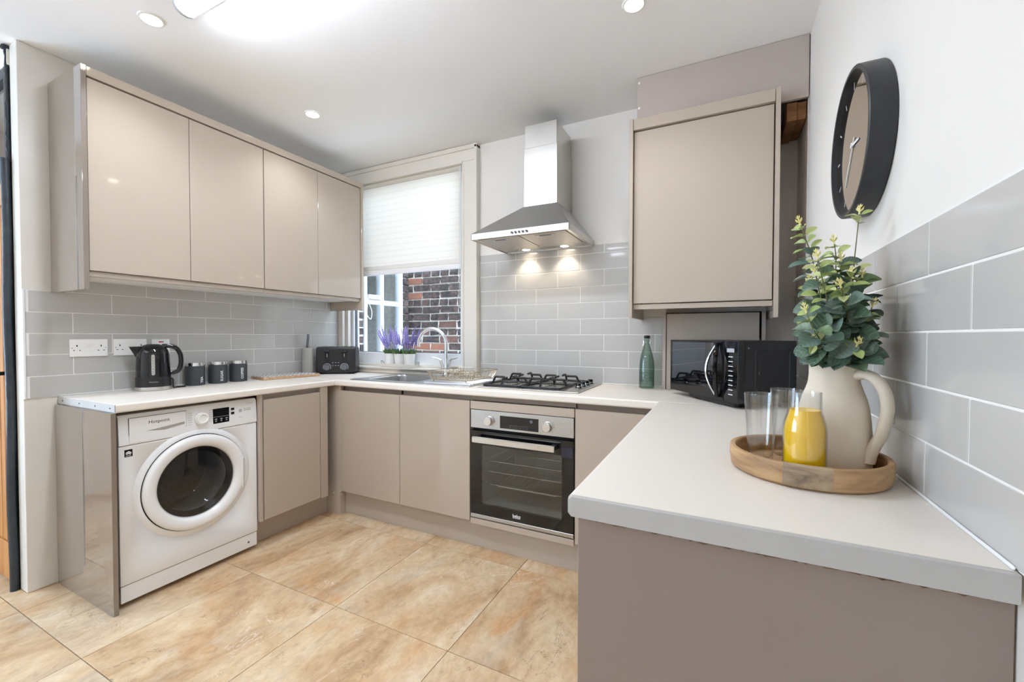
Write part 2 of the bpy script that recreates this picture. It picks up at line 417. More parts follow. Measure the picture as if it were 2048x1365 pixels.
def stone_floor(name):
    m = mat(name, S(206, 178, 142), 0.26, spec=0.4)
    N, L, B = nodes(m)
    oi = N.new('ShaderNodeObjectInfo'); tc = N.new('ShaderNodeTexCoord')
    mul = N.new('ShaderNodeMath'); mul.operation = 'MULTIPLY'; mul.inputs[1].default_value = 57.0
    L.new(oi.outputs['Random'], mul.inputs[0])
    cmb = N.new('ShaderNodeCombineXYZ'); L.new(mul.outputs[0], cmb.inputs[0]); L.new(mul.outputs[0], cmb.inputs[1])
    ad = N.new('ShaderNodeVectorMath'); ad.operation = 'ADD'
    L.new(tc.outputs['Object'], ad.inputs[0]); L.new(cmb.outputs[0], ad.inputs[1])
    def mapped(rot, scale):
        mp = N.new('ShaderNodeMapping'); mp.inputs['Rotation'].default_value = (0, 0, rot); mp.inputs['Scale'].default_value = scale
        L.new(ad.outputs[0], mp.inputs['Vector']); return mp.outputs['Vector']
    def noise(vec, scale, detail, rough=0.6, dist=0.0):
        n = N.new('ShaderNodeTexNoise'); n.inputs['Scale'].default_value = scale; n.inputs['Detail'].default_value = detail
        n.inputs['Roughness'].default_value = rough; n.inputs['Distortion'].default_value = dist
        L.new(vec, n.inputs['Vector']); return n.outputs['Fac']
    def ramp(fac, stops):
        r = N.new('ShaderNodeValToRGB'); e = r.color_ramp.elements
        e[0].position, e[0].color = stops[0]; e[1].position, e[1].color = stops[-1]
        for p, c in stops[1:-1]:
            k = e.new(p); k.color = c
        L.new(fac, r.inputs['Fac']); return r.outputs['Color']
    def mix(fac, a, b, bt='MIX'):
        x = N.new('ShaderNodeMix'); x.data_type = 'RGBA'; x.blend_type = bt
        if isinstance(fac, float): x.inputs[0].default_value = fac
        else: L.new(fac, x.inputs[0])
        for s, v in ((6, a), (7, b)):
            if isinstance(v, tuple): x.inputs[s].default_value = v
            else: L.new(v, x.inputs[s])
        return x.outputs[2]
    v1 = mapped(0.5, (1.7, 0.95, 1))
    base = ramp(noise(v1, 1.9, 8, 0.62, 1.1), [(0.30, S(170, 138, 104)), (0.43, S(198, 168, 132)), (0.54, S(212, 188, 154)), (0.68, S(224, 207, 182))])
    orange = ramp(noise(mapped(0.6, (1.5, .9, 1)), 2.2, 7, 0.62, 0.8), [(0.54, (0, 0, 0, 1)), (0.70, (.9, .9, .9, 1))])
    c = mix(orange, base, S(204, 160, 116))
    grey = ramp(noise(mapped(0.2, (1.8, 1, 1)), 1.7, 6, 0.6, 0.8), [(0.53, (0, 0, 0, 1)), (0.68, (.75, .75, .75, 1))])
    c = mix(grey, c, S(200, 187, 168))
    fine = ramp(noise(v1, 20, 6, 0.72, 0.4), [(0.33, S(214, 204, 190)), (0.60, S(255, 255, 255))])
    c = mix(0.6, c, fine, 'MULTIPLY')
    dark = ramp(noise(mapped(0.7, (1.9, 1, 1)), 3.2, 10, 0.74, 1.4), [(0.60, (0, 0, 0, 1)), (0.72, (.8, .8, .8, 1))])
    c = mix(dark, c, S(146, 118, 90))
    # thin cracks and chalk veins
    nv = noise(mapped(0.4, (1.7, 1, 1)), 1.5, 7, 0.62, 1.6)
    def vein(fac, centre, width):
        sb = N.new('ShaderNodeMath'); sb.operation = 'SUBTRACT'; L.new(fac, sb.inputs[0]); sb.inputs[1].default_value = centre
        ab = N.new('ShaderNodeMath'); ab.operation = 'ABSOLUTE'; L.new(sb.outputs[0], ab.inputs[0])
        mr = N.new('ShaderNodeMapRange'); mr.inputs['From Min'].default_value = 0; mr.inputs['From Max'].default_value = width
        mr.inputs['To Min'].default_value = 1; mr.inputs['To Max'].default_value = 0
        L.new(ab.outputs[0], mr.inputs['Value']); return mr.outputs['Result']
    gate = ramp(noise(v1, 3.0, 2), [(0.5, (0, 0, 0, 1)), (0.62, (1, 1, 1, 1))])
    def mulf(a, b, k):
        x = N.new('ShaderNodeMath'); x.operation = 'MULTIPLY'; L.new(a, x.inputs[0]); L.new(b, x.inputs[1])
        y = N.new('ShaderNodeMath'); y.operation = 'MULTIPLY'; L.new(x.outputs[0], y.inputs[0]); y.inputs[1].default_value = k
        return y.outputs[0]
    c = mix(mulf(vein(nv, 0.47, 0.0045), gate, 0.9), c, S(104, 88, 74))
    gate2 = ramp(noise(v1, 2.0, 2), [(0.52, (0, 0, 0, 1)), (0.6, (1, 1, 1, 1))])
    c = mix(mulf(vein(nv, 0.555, 0.005), gate2, 0.55), c, S(240, 232, 220))
    L.new(c, B.inputs['Base Color'])
    bp = N.new('ShaderNodeBump'); bp.inputs['Strength'].default_value = 0.12; bp.inputs['Distance'].default_value = 0.004
    L.new(noise(v1, 14, 6), bp.inputs['Height']); L.new(bp.outputs['Normal'], B.inputs['Normal'])
    mr = N.new('ShaderNodeMapRange'); mr.inputs['To Min'].default_value = 0.2; mr.inputs['To Max'].default_value = 0.42
    L.new(noise(v1, 8, 4), mr.inputs['Value']); L.new(mr.outputs['Result'], B.inputs['Roughness'])
    return m
M_floor = stone_floor('beige_stone_tile')
M_floorgrout = mat('floor_grout', S(146, 134, 118), 0.9)

def brick_mat():
    m = mat('weathered_brick', S(80, 60, 52), 0.85)
    N, L, B = nodes(m)
    oi = N.new('ShaderNodeObjectInfo'); tc = N.new('ShaderNodeTexCoord')
    rp = N.new('ShaderNodeValToRGB'); rp.color_ramp.interpolation = 'CONSTANT'; e = rp.color_ramp.elements
    e[0].position = 0; e[0].color = S(34, 33, 37); e[1].position = 0.90; e[1].color = S(150, 92, 70)
    for p, c in ((0.34, S(46, 43, 46)), (0.6, S(66, 56, 54)), (0.72, S(96, 66, 56)), (0.82, S(84, 74, 70))):
        k = e.new(p); k.color = c
    L.new(oi.outputs['Random'], rp.inputs['Fac'])
    mul = N.new('ShaderNodeMath'); mul.operation = 'MULTIPLY'; mul.inputs[1].default_value = 41.0
    L.new(oi.outputs['Random'], mul.inputs[0])
    ad = N.new('ShaderNodeVectorMath'); ad.operation = 'ADD'
    L.new(tc.outputs['Object'], ad.inputs[0]); L.new(mul.outputs[0], ad.inputs[1])
    nz = N.new('ShaderNodeTexNoise'); nz.inputs['Scale'].default_value = 26; nz.inputs['Detail'].default_value = 6; nz.inputs['Roughness'].default_value = 0.7
    L.new(ad.outputs[0], nz.inputs['Vector'])
    r2 = N.new('ShaderNodeValToRGB'); r2.color_ramp.elements[0].position = 0.42; r2.color_ramp.elements[1].position = 0.68
    r2.color_ramp.elements[0].color = (0, 0, 0, 1); r2.color_ramp.elements[1].color = (.8, .8, .8, 1)
    L.new(nz.outputs['Fac'], r2.inputs['Fac'])
    mx = N.new('ShaderNodeMix'); mx.data_type = 'RGBA'
    L.new(r2.outputs['Color'], mx.inputs[0]); L.new(rp.outputs['Color'], mx.inputs[6]); mx.inputs[7].default_value = S(118, 92, 80)
    L.new(mx.outputs[2], B.inputs['Base Color'])
    bp = N.new('ShaderNodeBump'); bp.inputs['Strength'].default_value = 0.7; bp.inputs['Distance'].default_value = 0.01
    L.new(nz.outputs['Fac'], bp.inputs['Height']); L.new(bp.outputs['Normal'], B.inputs['Normal'])
    return m
M_brick = brick_mat()
M_mortar = add_noise_variation(mat('pale_mortar', S(214, 206, 196), 0.95), 30, 0.15, bump=0.6, bscale=50)

def leaf_mat(name, cols, rough=0.42):
    m = mat(name, cols[0], rough, spec=0.35)
    N, L, B = nodes(m)
    oi = N.new('ShaderNodeObjectInfo'); rp = N.new('ShaderNodeValToRGB'); e = rp.color_ramp.elements
    e[0].position = 0; e[0].color = cols[0]; e[1].position = 1; e[1].color = cols[-1]
    for i, c in enumerate(cols[1:-1]):
        k = e.new((i + 1) / (len(cols) - 1)); k.color = c
    L.new(oi.outputs['Random'], rp.inputs['Fac'])
    tc = N.new('ShaderNodeTexCoord')
    # pale branching veins: a distance-from-midrib pattern in leaf space
    sp = N.new('ShaderNodeSeparateXYZ'); L.new(tc.outputs['Object'], sp.inputs[0])
    ab = N.new('ShaderNodeMath'); ab.operation = 'ABSOLUTE'; L.new(sp.outputs[1], ab.inputs[0])
    s1 = N.new('ShaderNodeMath'); s1.operation = 'SUBTRACT'; L.new(sp.outputs[0], s1.inputs[0]); L.new(ab.outputs[0], s1.inputs[1])
    wv = N.new('ShaderNodeMath'); wv.operation = 'MULTIPLY'; L.new(s1.outputs[0], wv.inputs[0]); wv.inputs[1].default_value = 700
    sn = N.new('ShaderNodeMath'); sn.operation = 'SINE'; L.new(wv.outputs[0], sn.inputs[0])
    mr = N.new('ShaderNodeMapRange'); mr.inputs['From Min'].default_value = 0.8; mr.inputs['From Max'].default_value = 1.0
    mr.inputs['To Max'].default_value = 0.22
    L.new(sn.outputs[0], mr.inputs['Value'])
    mx = N.new('ShaderNodeMix'); mx.data_type = 'RGBA'; L.new(mr.outputs['Result'], mx.inputs[0])
    L.new(rp.outputs['Color'], mx.inputs[6]); mx.inputs[7].default_value = S(190, 200, 160)
    L.new(mx.outputs[2], B.inputs['Base Color'])
    return m
M_leaf = leaf_mat('eucalyptus_leaf', [S(66, 92, 70), S(88, 112, 100), S(120, 138, 130), S(98, 124, 84)])
M_leafy = leaf_mat('young_leaf', [S(126, 146, 84), S(168, 180, 112), S(190, 196, 140)])
M_lavleaf = add_noise_variation(mat('lavender_leaf', S(92, 122, 74), 0.6), 90, .35)
M_lav = leaf_mat('lavender_flower', [S(118, 104, 176), S(150, 138, 204), S(186, 178, 222)], 0.7)

def blind_mat():
    m = bpy.data.materials.new('blind_fabric'); m.use_nodes = True
    N, L = m.node_tree.nodes, m.node_tree.links; N.clear()
    out = N.new('ShaderNodeOutputMaterial'); mix = N.new('ShaderNodeMixShader'); mix.inputs[0].default_value = 0.55
    df = N.new('ShaderNodeBsdfDiffuse'); tl = N.new('ShaderNodeBsdfTranslucent')
    tc = N.new('ShaderNodeTexCoord'); sp = N.new('ShaderNodeSeparateXYZ'); L.new(tc.outputs['Object'], sp.inputs[0])
    # scalloped woven rows: z + small wave in x, every 45 mm
    wx = N.new('ShaderNodeMath'); wx.operation = 'MULTIPLY'; L.new(sp.outputs[0], wx.inputs[0]); wx.inputs[1].default_value = 190
    sx = N.new('ShaderNodeMath'); sx.operation = 'SINE'; L.new(wx.outputs[0], sx.inputs[0])
    ax = N.new('ShaderNodeMath'); ax.operation = 'ABSOLUTE'; L.new(sx.outputs[0], ax.inputs[0])
    mz = N.new('ShaderNodeMath'); mz.operation = 'MULTIPLY_ADD'; L.new(ax.outputs[0], mz.inputs[0]); mz.inputs[1].default_value = 0.006; L.new(sp.outputs[2], mz.inputs[2])
    fz = N.new('ShaderNodeMath'); fz.operation = 'MULTIPLY'; L.new(mz.outputs[0], fz.inputs[0]); fz.inputs[1].default_value = 1 / 0.046
    fr = N.new('ShaderNodeMath'); fr.operation = 'FRACT'; L.new(fz.outputs[0], fr.inputs[0])
    rp = N.new('ShaderNodeValToRGB'); e = rp.color_ramp.elements
    e[0].position = 0.0; e[0].color = S(230, 228, 224); e[1].position = 0.16; e[1].color = S(243, 240, 234)
    L.new(fr.outputs[0], rp.inputs['Fac'])
    nz = N.new('ShaderNodeTexNoise'); nz.inputs['Scale'].default_value = 130; L.new(tc.outputs['Object'], nz.inputs['Vector'])
    mr = N.new('ShaderNodeMapRange'); mr.inputs['To Min'].default_value = 0.9; mr.inputs['To Max'].default_value = 1.05; L.new(nz.outputs['Fac'], mr.inputs['Value'])
    mm = N.new('ShaderNodeVectorMath'); mm.operation = 'SCALE'; L.new(rp.outputs['Color'], mm.inputs[0]); L.new(mr.outputs['Result'], mm.inputs['Scale'])
    L.new(mm.outputs[0], df.inputs[0]); L.new(mm.outputs[0], tl.inputs[0])
    L.new(df.outputs[0], mix.inputs[1]); L.new(tl.outputs[0], mix.inputs[2]); L.new(mix.outputs[0], out.inputs[0])
    MATS['blind_fabric'] = m; return m
M_blind = blind_mat()

# ------------------------------------------------------------------ the setting: shell
CEIL = 2.565; XR = 3.245; YF = -5.2; XL = -1.4; ZW = 0.915
DOORY = -1.865
bm = newbm(); box(bm, XL - .1, XR + .1, YF - .1, 0.1, -0.06, -0.006)
floor = struct(obj('floor', bm, M_floorgrout), 'kitchen floor of large beige stone-effect tiles with fine grey joints', 'floor')
bm = newbm(); box(bm, XL - .1, XR + .1, YF - .1, 0.1, CEIL, CEIL + .08)
ceiling = struct(obj('ceiling', bm, M_ceil), 'flat white painted ceiling with recessed spots', 'ceiling')

WX0, WX1, WZ0, WZ1 = 0.02, 1.235, 0.93, 2.49      # opening of the kitchen window
bm = newbm()
box(bm, -0.1, WX0, 0, .1, 0, CEIL); box(bm, WX1, XR + .1, 0, .1, 0, CEIL)
box(bm, WX0, WX1, 0, .1, 0, WZ0); box(bm, WX0, WX1, 0, .1, WZ1, CEIL)
wall_back = struct(obj('wall_back', bm, M_wall), 'white back wall with window and grey brick-bond tiles behind the hob', 'wall')
bm = newbm(); box(bm, -0.085, 0, -1.858, 0.0, 0, CEIL, .006, 2)
wall_left = struct(obj('wall_left', bm, M_cream), 'cream left wall with grey tiles between worktop and wall cupboards', 'wall')
bm = newbm(); box(bm, XR, XR + .1, YF, 0.1, 0, CEIL)
wall_right = struct(obj('wall_right', bm, M_wall), 'white right wall with grey tiles above the near worktop', 'wall')
PY0, PY1, PZ0, PZ1 = -4.85, -2.65, 0.4, 2.4
bm = newbm()
box(bm, XL - .1, XL, YF, PY0, 0, CEIL); box(bm, XL - .1, XL, PY1, -1.2, 0, CEIL)
box(bm, XL - .1, XL, PY0, PY1, 0, PZ0); box(bm, XL - .1, XL, PY0, PY1, PZ1, CEIL)
struct(obj('wall_dining', bm, M_wall), 'plain white wall of the dining end around the added window, outside the view', 'wall')
bm = newbm(); box(bm, XL, -0.086, -1.4, -1.3, 0, CEIL)
struct(obj('wall_hall', bm, M_wall), 'dim hall wall seen through the glazed light above the oak door', 'wall')
bm = newbm(); box(bm, XL - .1, XR + .1, YF - .1, YF, 0, CEIL)
struct(obj('wall_front', bm, M_wall), 'plain white wall behind the camera', 'wall')
w2 = struct(thing('window_added', '', 'window', (XL - .05, -3.75, PZ0)), 'added white framed window of the dining end, unseen, for fill light', 'window')  # added window, lets sky light in to fill the room
bm = newbm(); ym_ = (PY0 + PY1) / 2
for a, b in ((PY0, PY0 + .07), (PY1 - .07, PY1), (ym_ - .035, ym_ + .035)): box(bm, XL - .08, XL - .02, a, b, PZ0, PZ1)
for a, b in ((PZ0, PZ0 + .07), (PZ1 - .07, PZ1)): box(bm, XL - .08, XL - .02, PY0, PY1, a, b)
obj('window_frame', bm, M_upvc, w2)
bm = newbm(); box(bm, XL - .055, XL - .05, PY0 + .07, PY1 - .07, PZ0 + .07, PZ1 - .07)
obj('pane', bm, M_pane, w2)
# bare plaster left unpainted in the corner behind the boiler cupboard
bm = newbm(); box(bm, 2.56, XR, -.004, 0, ZW, CEIL); obj('plaster_patch', bm, M_plaster, wall_back)
bm = newbm(); box(bm, XR - .004, XR, -.285, -.004, 1.43, CEIL); obj('plaster_patch', bm, M_plaster, wall_right)

# ------------------------------------------------------------------ wall tiles, each a piece of its own
TW, TH, GAP, TT = 0.303, 0.1017, 0.0040, 0.007
tile_cache = {}
def tile_mesh(plane, l, h):
    key = (plane, round(l, 4), round(h, 4))
    if key not in tile_cache:
        bm = newbm()
        if plane == 'x': box(bm, -TT / 2, TT / 2, -l / 2, l / 2, -h / 2, h / 2, .0012)
        else: box(bm, -l / 2, l / 2, -TT / 2, TT / 2, -h / 2, h / 2, .0012)
        tile_cache[key] = mesh_of('tile', bm, M_tile, ang=60)
    return tile_cache[key]
def tile_run(parent, plane, at, sgn, a0, a1, row, zt, off):
    """one course; plane 'x' runs along y, plane 'y' along x; at = wall face, sgn = side the tile stands proud"""
    z0 = ZW + row * TH + GAP / 2; z1 = min(ZW + (row + 1) * TH, zt) - GAP / 2
    k = math.floor((a0 - off) / TW)
    while off + k * TW < a1:
        s, e = max(a0, off + k * TW + GAP / 2), min(a1, off + (k + 1) * TW - GAP / 2)
        k += 1
        if e - s < .006 or z1 - z0 < .006: continue
        me = tile_mesh(plane, e - s, z1 - z0); m = (s + e) / 2
        p = at + sgn * (TT / 2 + .001)
        inst('tile', me, (p, m, (z0 + z1) / 2) if plane == 'x' else (m, p, (z0 + z1) / 2), parent=parent)
oL, oB, oR = -1.6878, 1.4903, -1.5761
for i in range(6):
    a0 = -1.847 if i < 5 else -1.74
    tile_run(wall_left, 'x', 0, 1, a0, -.008, i, 1.50, oL + (0 if i % 2 else TW / 2))
bm = newbm(); box(bm, 0, .0066, -1.847, 0, ZW, 1.4235); box(bm, 0, .0066, -1.74, 0, 1.4235, 1.498)
obj('grout', bm, M_grout, wall_left)
bm = newbm(); box(bm, 0, .0095, -1.857, -1.848, ZW - .002, 1.425, .002); obj('tile_trim', bm, M_lightp, wall_left)
for i in range(9):
    x1 = 2.604 if i < 4 else 2.464
    tile_run(wall_back, 'y', 0, -1, 1.362, x1, i, 1.781, oB + (TW / 2 if i % 2 == 0 else 0))
bm = newbm(); box(bm, 1.362, 2.604, -.0066, 0, ZW, ZW + 4 * TH); box(bm, 1.362, 2.464, -.0066, 0, ZW + 4 * TH, 1.781)
obj('grout', bm, M_grout, wall_back)
for i in range(5):
    tile_run(wall_right, 'x', XR, -1, -2.4, -.006, i, 1.4255, oR + (TW / 2 if i % 2 else 0))
bm = newbm(); box(bm, XR - .0066, XR, -2.4, 0, ZW, 1.4255); obj('grout', bm, M_grout, wall_right)

# ------------------------------------------------------------------ floor tiles
FX0, FPX, FY0, FPY = 1.97, 0.603, -0.638, 0.642
fc = {}
for ix in range(-6, 3):
    for iy in range(-8, 2):
        x0, x1 = FX0 + ix * FPX, FX0 + (ix + 1) * FPX; y0, y1 = FY0 + iy * FPY, FY0 + (iy + 1) * FPY
        x0, x1 = max(x0, XL), min(x1, XR); y0, y1 = max(y0, YF), min(y1, 0)
        if x1 - x0 < .03 or y1 - y0 < .03: continue
        key = (round(x1 - x0, 3), round(y1 - y0, 3))
        if key not in fc:
            bm = newbm(); lx, ly = (x1 - x0) / 2 - .0012, (y1 - y0) / 2 - .0012
            box(bm, -lx, lx, -ly, ly, -.0065, 0, .0008); fc[key] = mesh_of('floor_tile', bm, M_floor, ang=60)
        inst('floor_tile', fc[key], ((x0 + x1) / 2, (y0 + y1) / 2, 0), parent=floor)

# ------------------------------------------------------------------ kitchen window
w1 = struct(thing('window_1', '', 'window', (.62, 0, .93)), 'kitchen window in a cream moulded surround above the sink', 'window')
def architrave(x0, x1, z0, z1, y=-.042, inner='l'):
    bm = newbm(); box(bm, x0, x1, y, 0, z0, z1, .004, 2); return bm
bm = architrave(1.236, 1.352, .917, 2.452); box(bm, 1.335, 1.358, -.052, 0, .917, 2.555, .005, 2); box(bm, 1.232, 1.247, -.048, 0, .96, 2.44, .004, 2)
obj('architrave', bm, M_cream, w1)
bm = architrave(.002, .060, .917, 2.452, -.062); box(bm, .06, .088, -.03, 0.0, .96, 2.45, .004, 2)
obj('architrave', bm, M_cream, w1)
bm = architrave(.002, 1.352, 2.452, 2.562); box(bm, .002, 1.358, -.052, 0, 2.53, 2.563, .005, 2); box(bm, .06, 1.236, -.05, 0, 2.44, 2.456, .004, 2)
obj('architrave', bm, M_cream, w1)
bm = newbm()
box(bm, WX0, .108, .012, .075, .93, WZ1, .006, 2); box(bm, 1.180, WX1, .012, .075, .93, WZ1, .006, 2)
box(bm, .108, 1.180, .012, .075, .93, 1.078, .006, 2); box(bm, .108, 1.180, .012, .075, 2.42, WZ1, .006, 2)
obj('window_frame', bm, M_upvc, w1)
bm = newbm()
for a in ((.108, .116, 1.078, 2.42), (1.174, 1.180, 1.078, 2.42)): box(bm, a[0], a[1], .03, .05, a[2], a[3])
box(bm, .108, 1.18, .03, .05, 1.078, 1.083); obj('gasket', bm, M_grey, w1)
bm = newbm(); box(bm, .108, 1.18, .040, .044, 1.078, 2.42); obj('pane', bm, M_pane, w1)
bm = newbm(); box(bm, .088, 1.236, -.088, .014, .952, .968, .005, 2); box(bm, .088, 1.236, -.012, .014, .968, .99, .004, 2)
obj('window_board', bm, M_cream, w1)
bm = newbm(); box(bm, .06, 1.236, -.066, 0, .917, .952, .003); obj('apron', bm, M_cream, w1)

# roller blind
bl = thing('roller_blind', 'white patterned roller blind half lowered over the kitchen window', 'blind', (.68, 0, 2.44))
bm = newbm(); box(bm, .116, 1.198, -.0092, -.0080, 1.722, 2.435); obj('blind_fabric', bm, M_blind, bl)
bm = newbm(); cyl(bm, (.116, -.006, 2.425), .019, 1.082, 'x', 20); obj('roller', bm, M_blind, bl)
bm = newbm(); box(bm, .112, 1.205, -.03, .012, 2.447, 2.462, .003); box(bm, 1.199, 1.207, -.026, .012, 2.40, 2.452, .002); obj('bracket', bm, M_upvc, bl)
bm = newbm(); box(bm, .116, 1.198, -.0125, -.0045, 1.742, 1.776, .003, 2); obj('hem_bar', bm, MATS['white_board'], bl)
bm = newbm(); box(bm, .114, 1.2, -.015, -.002, 1.700, 1.736, .006, 3); obj('bottom_rail', bm, M_upvc, bl)
bm = newbm(); tube(bm, [(1.212, -.03, 2.43), (1.213, -.03, 1.9), (1.214, -.03, 1.42)] + arc((1.208, -.03, 1.42), .006, 0, -pi, 6)[1:] + [(1.202, -.03, 1.9), (1.204, -.03, 2.43)], .0016, 5)
obj('pull_cord', bm, M_cord, bl)

# ------------------------------------------------------------------ outside: yard walls, neighbour's window
BW = 0.92
bm = newbm(); box(bm, -2.5, 4.5, BW + .012, BW + .25, -0.1, 3.1)
wall_yard = struct(obj('wall_yard', bm, M_mortar), 'old soot-dark brick yard wall with orange bricks outside the window', 'wall')
brick_shapes = {}
def brick_mesh(kind, v):
    if (kind, v) in brick_shapes: return brick_shapes[(kind, v)]
    rr = random.Random(hash((len(kind), v)) & 255)
    bm = newbm(); l = {'stretcher': .209, 'header': .097, 'side': .086}[kind]; h = .061
    if kind == 'side': box(bm, -.05, .05, -l / 2, l / 2, -h / 2, h / 2, .007, 2)
    else: box(bm, -l / 2, l / 2, -.05, .05, -h / 2, h / 2, .007, 2)
    for vtx in bm.verts: vtx.co += Vector((rr.uniform(-.007, .007), rr.uniform(-.005, .005), rr.uniform(-.005, .005)))
    brick_shapes[(kind, v)] = mesh_of('brick', bm, M_brick, ang=50); return brick_shapes[(kind, v)]
rb = random.Random(3)
for r in range(20):
    z = .80 + r * .0752
    header = r % 4 == 2; step = .112 if header else .224
    x = -.12 + (0 if header else (.0 if r % 2 else -.11)) + rb.uniform(-.012, .012)
    while x < .98:
        o = inst('brick', brick_mesh('header' if header else 'stretcher', rb.randrange(4)), (x + step / 2, BW + .052 + rb.uniform(-.004, .004), z), (rb.uniform(-.02, .02), 0, rb.uniform(-.02, .02)), parent=wall_yard)
        x += step
bm = newbm(); WXW = -0.10
box(bm, WXW - .25, WXW - .02, .12, .345, -.1, 2.25); box(bm, WXW - .25, WXW, .862, BW + .1, -.1, 2.25)
box(bm, WXW - .25, WXW - .012, .345, .865, -.1, .92); box(bm, WXW - .25, WXW, .345, .865, 2.05, 2.25)
wall_wing = struct(obj('wall_wing', bm, M_mortar), 'brick side wall of the rear wing left of the yard', 'wall')
for r in range(17):
    for yy in ((.295,) if r % 2 else (.27, .32)):
        inst('brick', brick_mesh('side' if r % 2 else 'side', rb.randrange(4)), (WXW - .062, yy, .80 + r * .0752), (0, 0, rb.uniform(-.03, .03)), (1, 1.0 if r % 2 else .5, 1), wall_wing)
M_greenish = add_noise_variation(mat('mossy_paint', S(96, 112, 96), 0.8), 30, 0.3, bump=.4, bscale=40)
for r in range(17):
    bm_ = None
    o = inst('brick', brick_mesh('header', r % 4), (WXW + .005, .905, .80 + r * .0752), (0, 0, rb.uniform(-.06, .06)), (.55, .8, 1), wall_wing)
w3 = struct(thing('window_3', '', 'window', (WXW, .6, .92)), "white casement window of the rear wing across the yard", 'window')
bm = newbm(); X0, X1 = WXW - .055, WXW + .005
box(bm, X0, X1, .337, .372, .92, 2.05, .004); box(bm, X0, X1, .815, .868, .92, 2.05, .004)
box(bm, X0, X1, .545, .592, .92, 2.05, .004); box(bm, X0, X1, .337, .868, .92, .975, .004); box(bm, X0, X1, .337, .868, 2.0, 2.05, .004)
box(bm, X0, X1, .592, .815, 1.515, 1.56, .004); box(bm, X0, X1, .372, .545, 1.515, 1.555, .004)
obj('window_frame', bm, M_upvc, w3)
bm = newbm(); box(bm, X0, X1 + .012, .385, .548, 1.562, 1.605, .006, 2); obj('vent_sash', bm, M_upvc, w3)
for (a, b, c, d) in ((.372, .545, .975, 1.515), (.592, .815, .975, 1.515), (.372, .545, 1.605, 2.0), (.592, .815, 1.56, 2.0)):
    bm = newbm(); box(bm, X0 + .02, X0 + .025, a, b, c, d); obj('pane', bm, M_pane, w3)
bm = newbm(); box(bm, WXW - .9, WXW - .86, .12, 1.2, -.1, 2.4); box(bm, WXW - .9, WXW - .25, 1.16, 1.2, -.1, 2.4); box(bm, WXW - .9, WXW - .25, .12, .16, -.1, 2.4); box(bm, WXW - .9, WXW - .25, .12, 1.2, 2.25, 2.4)
obj('room_beyond', bm, MATS['grey_plastic'], w3)
bm = newbm(); tube(bm, smooth_path([(WXW + .01, .34, 1.62), (WXW + .015, .36, 1.5), (WXW + .02, .345, 1.42), (WXW + .03, .385, 1.37), (WXW + .03, .40, 1.44), (WXW + .02, .375, 1.52), (WXW + .012, .35, 1.60)], 6), .0035, 5)
solo(obj('loose_cable', bm, M_cord), 'white looped cable hanging beside the yard window', 'cable', at=(WXW + .02, .36, 1.42))

# ------------------------------------------------------------------ hall door on the far left
d1 = struct(thing('door_1', '', 'door', (-.55, DOORY, 0)), 'oak boarded door with black lever in a navy frame at the left edge', 'door')
DL, DR = -.96, -.125
bm = newbm()
for a, b, c, d in ((DL, DR, .01, .19), (DL, DR, 1.84, 1.945), (DR - .032, DR, .19, 1.84), (DL, DL + .10, .19, 1.84)): box(bm, a, b, DOORY + .005, DOORY + .045, c, d, .002)
obj('door_rail', bm, M_oak, d1)
x = DL + .1
while x < DR - .04:
    bm = newbm(); box(bm, x + .001, min(x + .058, DR - .033), DOORY + .012, DOORY + .036, .19, 1.84, .005); obj('plank', bm, M_oak, d1); x += .06
bm = newbm(); tube(bm, [(-.15, DOORY + .004, 1.03), (-.15, DOORY - .045, 1.03), (-.165, DOORY - .05, 1.03), (-.275, DOORY - .05, 1.03)], .0095, 8)
cyl(bm, (-.15, DOORY + .006, 1.03), .026, -.010, 'y', 20); obj('door_handle', bm, M_black, d1)
bm = newbm()
box(bm, DL - .06, DR + .02, DOORY, DOORY + .05, 1.95, 2.035, .004); box(bm, DL - .06, DR + .02, DOORY, DOORY + .05, 2.425, 2.47, .004)
box(bm, DR + .002, DR + .024, DOORY - .004, DOORY + .05, 0, 2.47, .004); box(bm, DL - .06, DL, DOORY, DOORY + .05, 0, 2.47, .004)
obj('door_frame', bm, M_navy, d1)
bm = newbm(); box(bm, DL, DR, DOORY + .02, DOORY + .024, 2.035, 2.425); obj('pane', bm, M_pane, d1)
bm = newbm(); box(bm, XL, -.086, DOORY + .0, DOORY + .05, 2.471, CEIL); box(bm, XL, DL - .062, DOORY, DOORY + .05, 0, 2.471)
obj('door_surround', bm, M_wall, d1)
bm = newbm()
pts = [(-.094 + .002 * sin(z * 9), DOORY - .010 + .002 * cos(z * 7), z) for z in [0.0 + .1 * k for k in range(21)]] + [(-.094, DOORY - .01, 2.035)]
tube(bm, pts, .0165, 12)
solo(obj('pipe', bm, M_navy), 'chipped navy painted upright pipe beside the oak door', 'pipe', at=(-.094, DOORY - .01, 0))
bm = newbm(); rp_ = random.Random(5)
pts = [(-.098 + rp_.uniform(-.003, .003), DOORY + .002, 2.03 + .02 * k) for k in range(27)]
tube(bm, pts, .009, 6, rs=[.008 + rp_.uniform(-.003, .003) for _ in pts]); lathe(bm, [(0, 0), (.02, .004), (.014, .02), (0, .024)], 9, 'z', (-.098, DOORY + .0, 2.54))
solo(obj('paint_edge', bm, M_navy), 'ragged dark navy paint line from pipe top to ceiling', 'trim', at=(-.098, DOORY, 2.03))

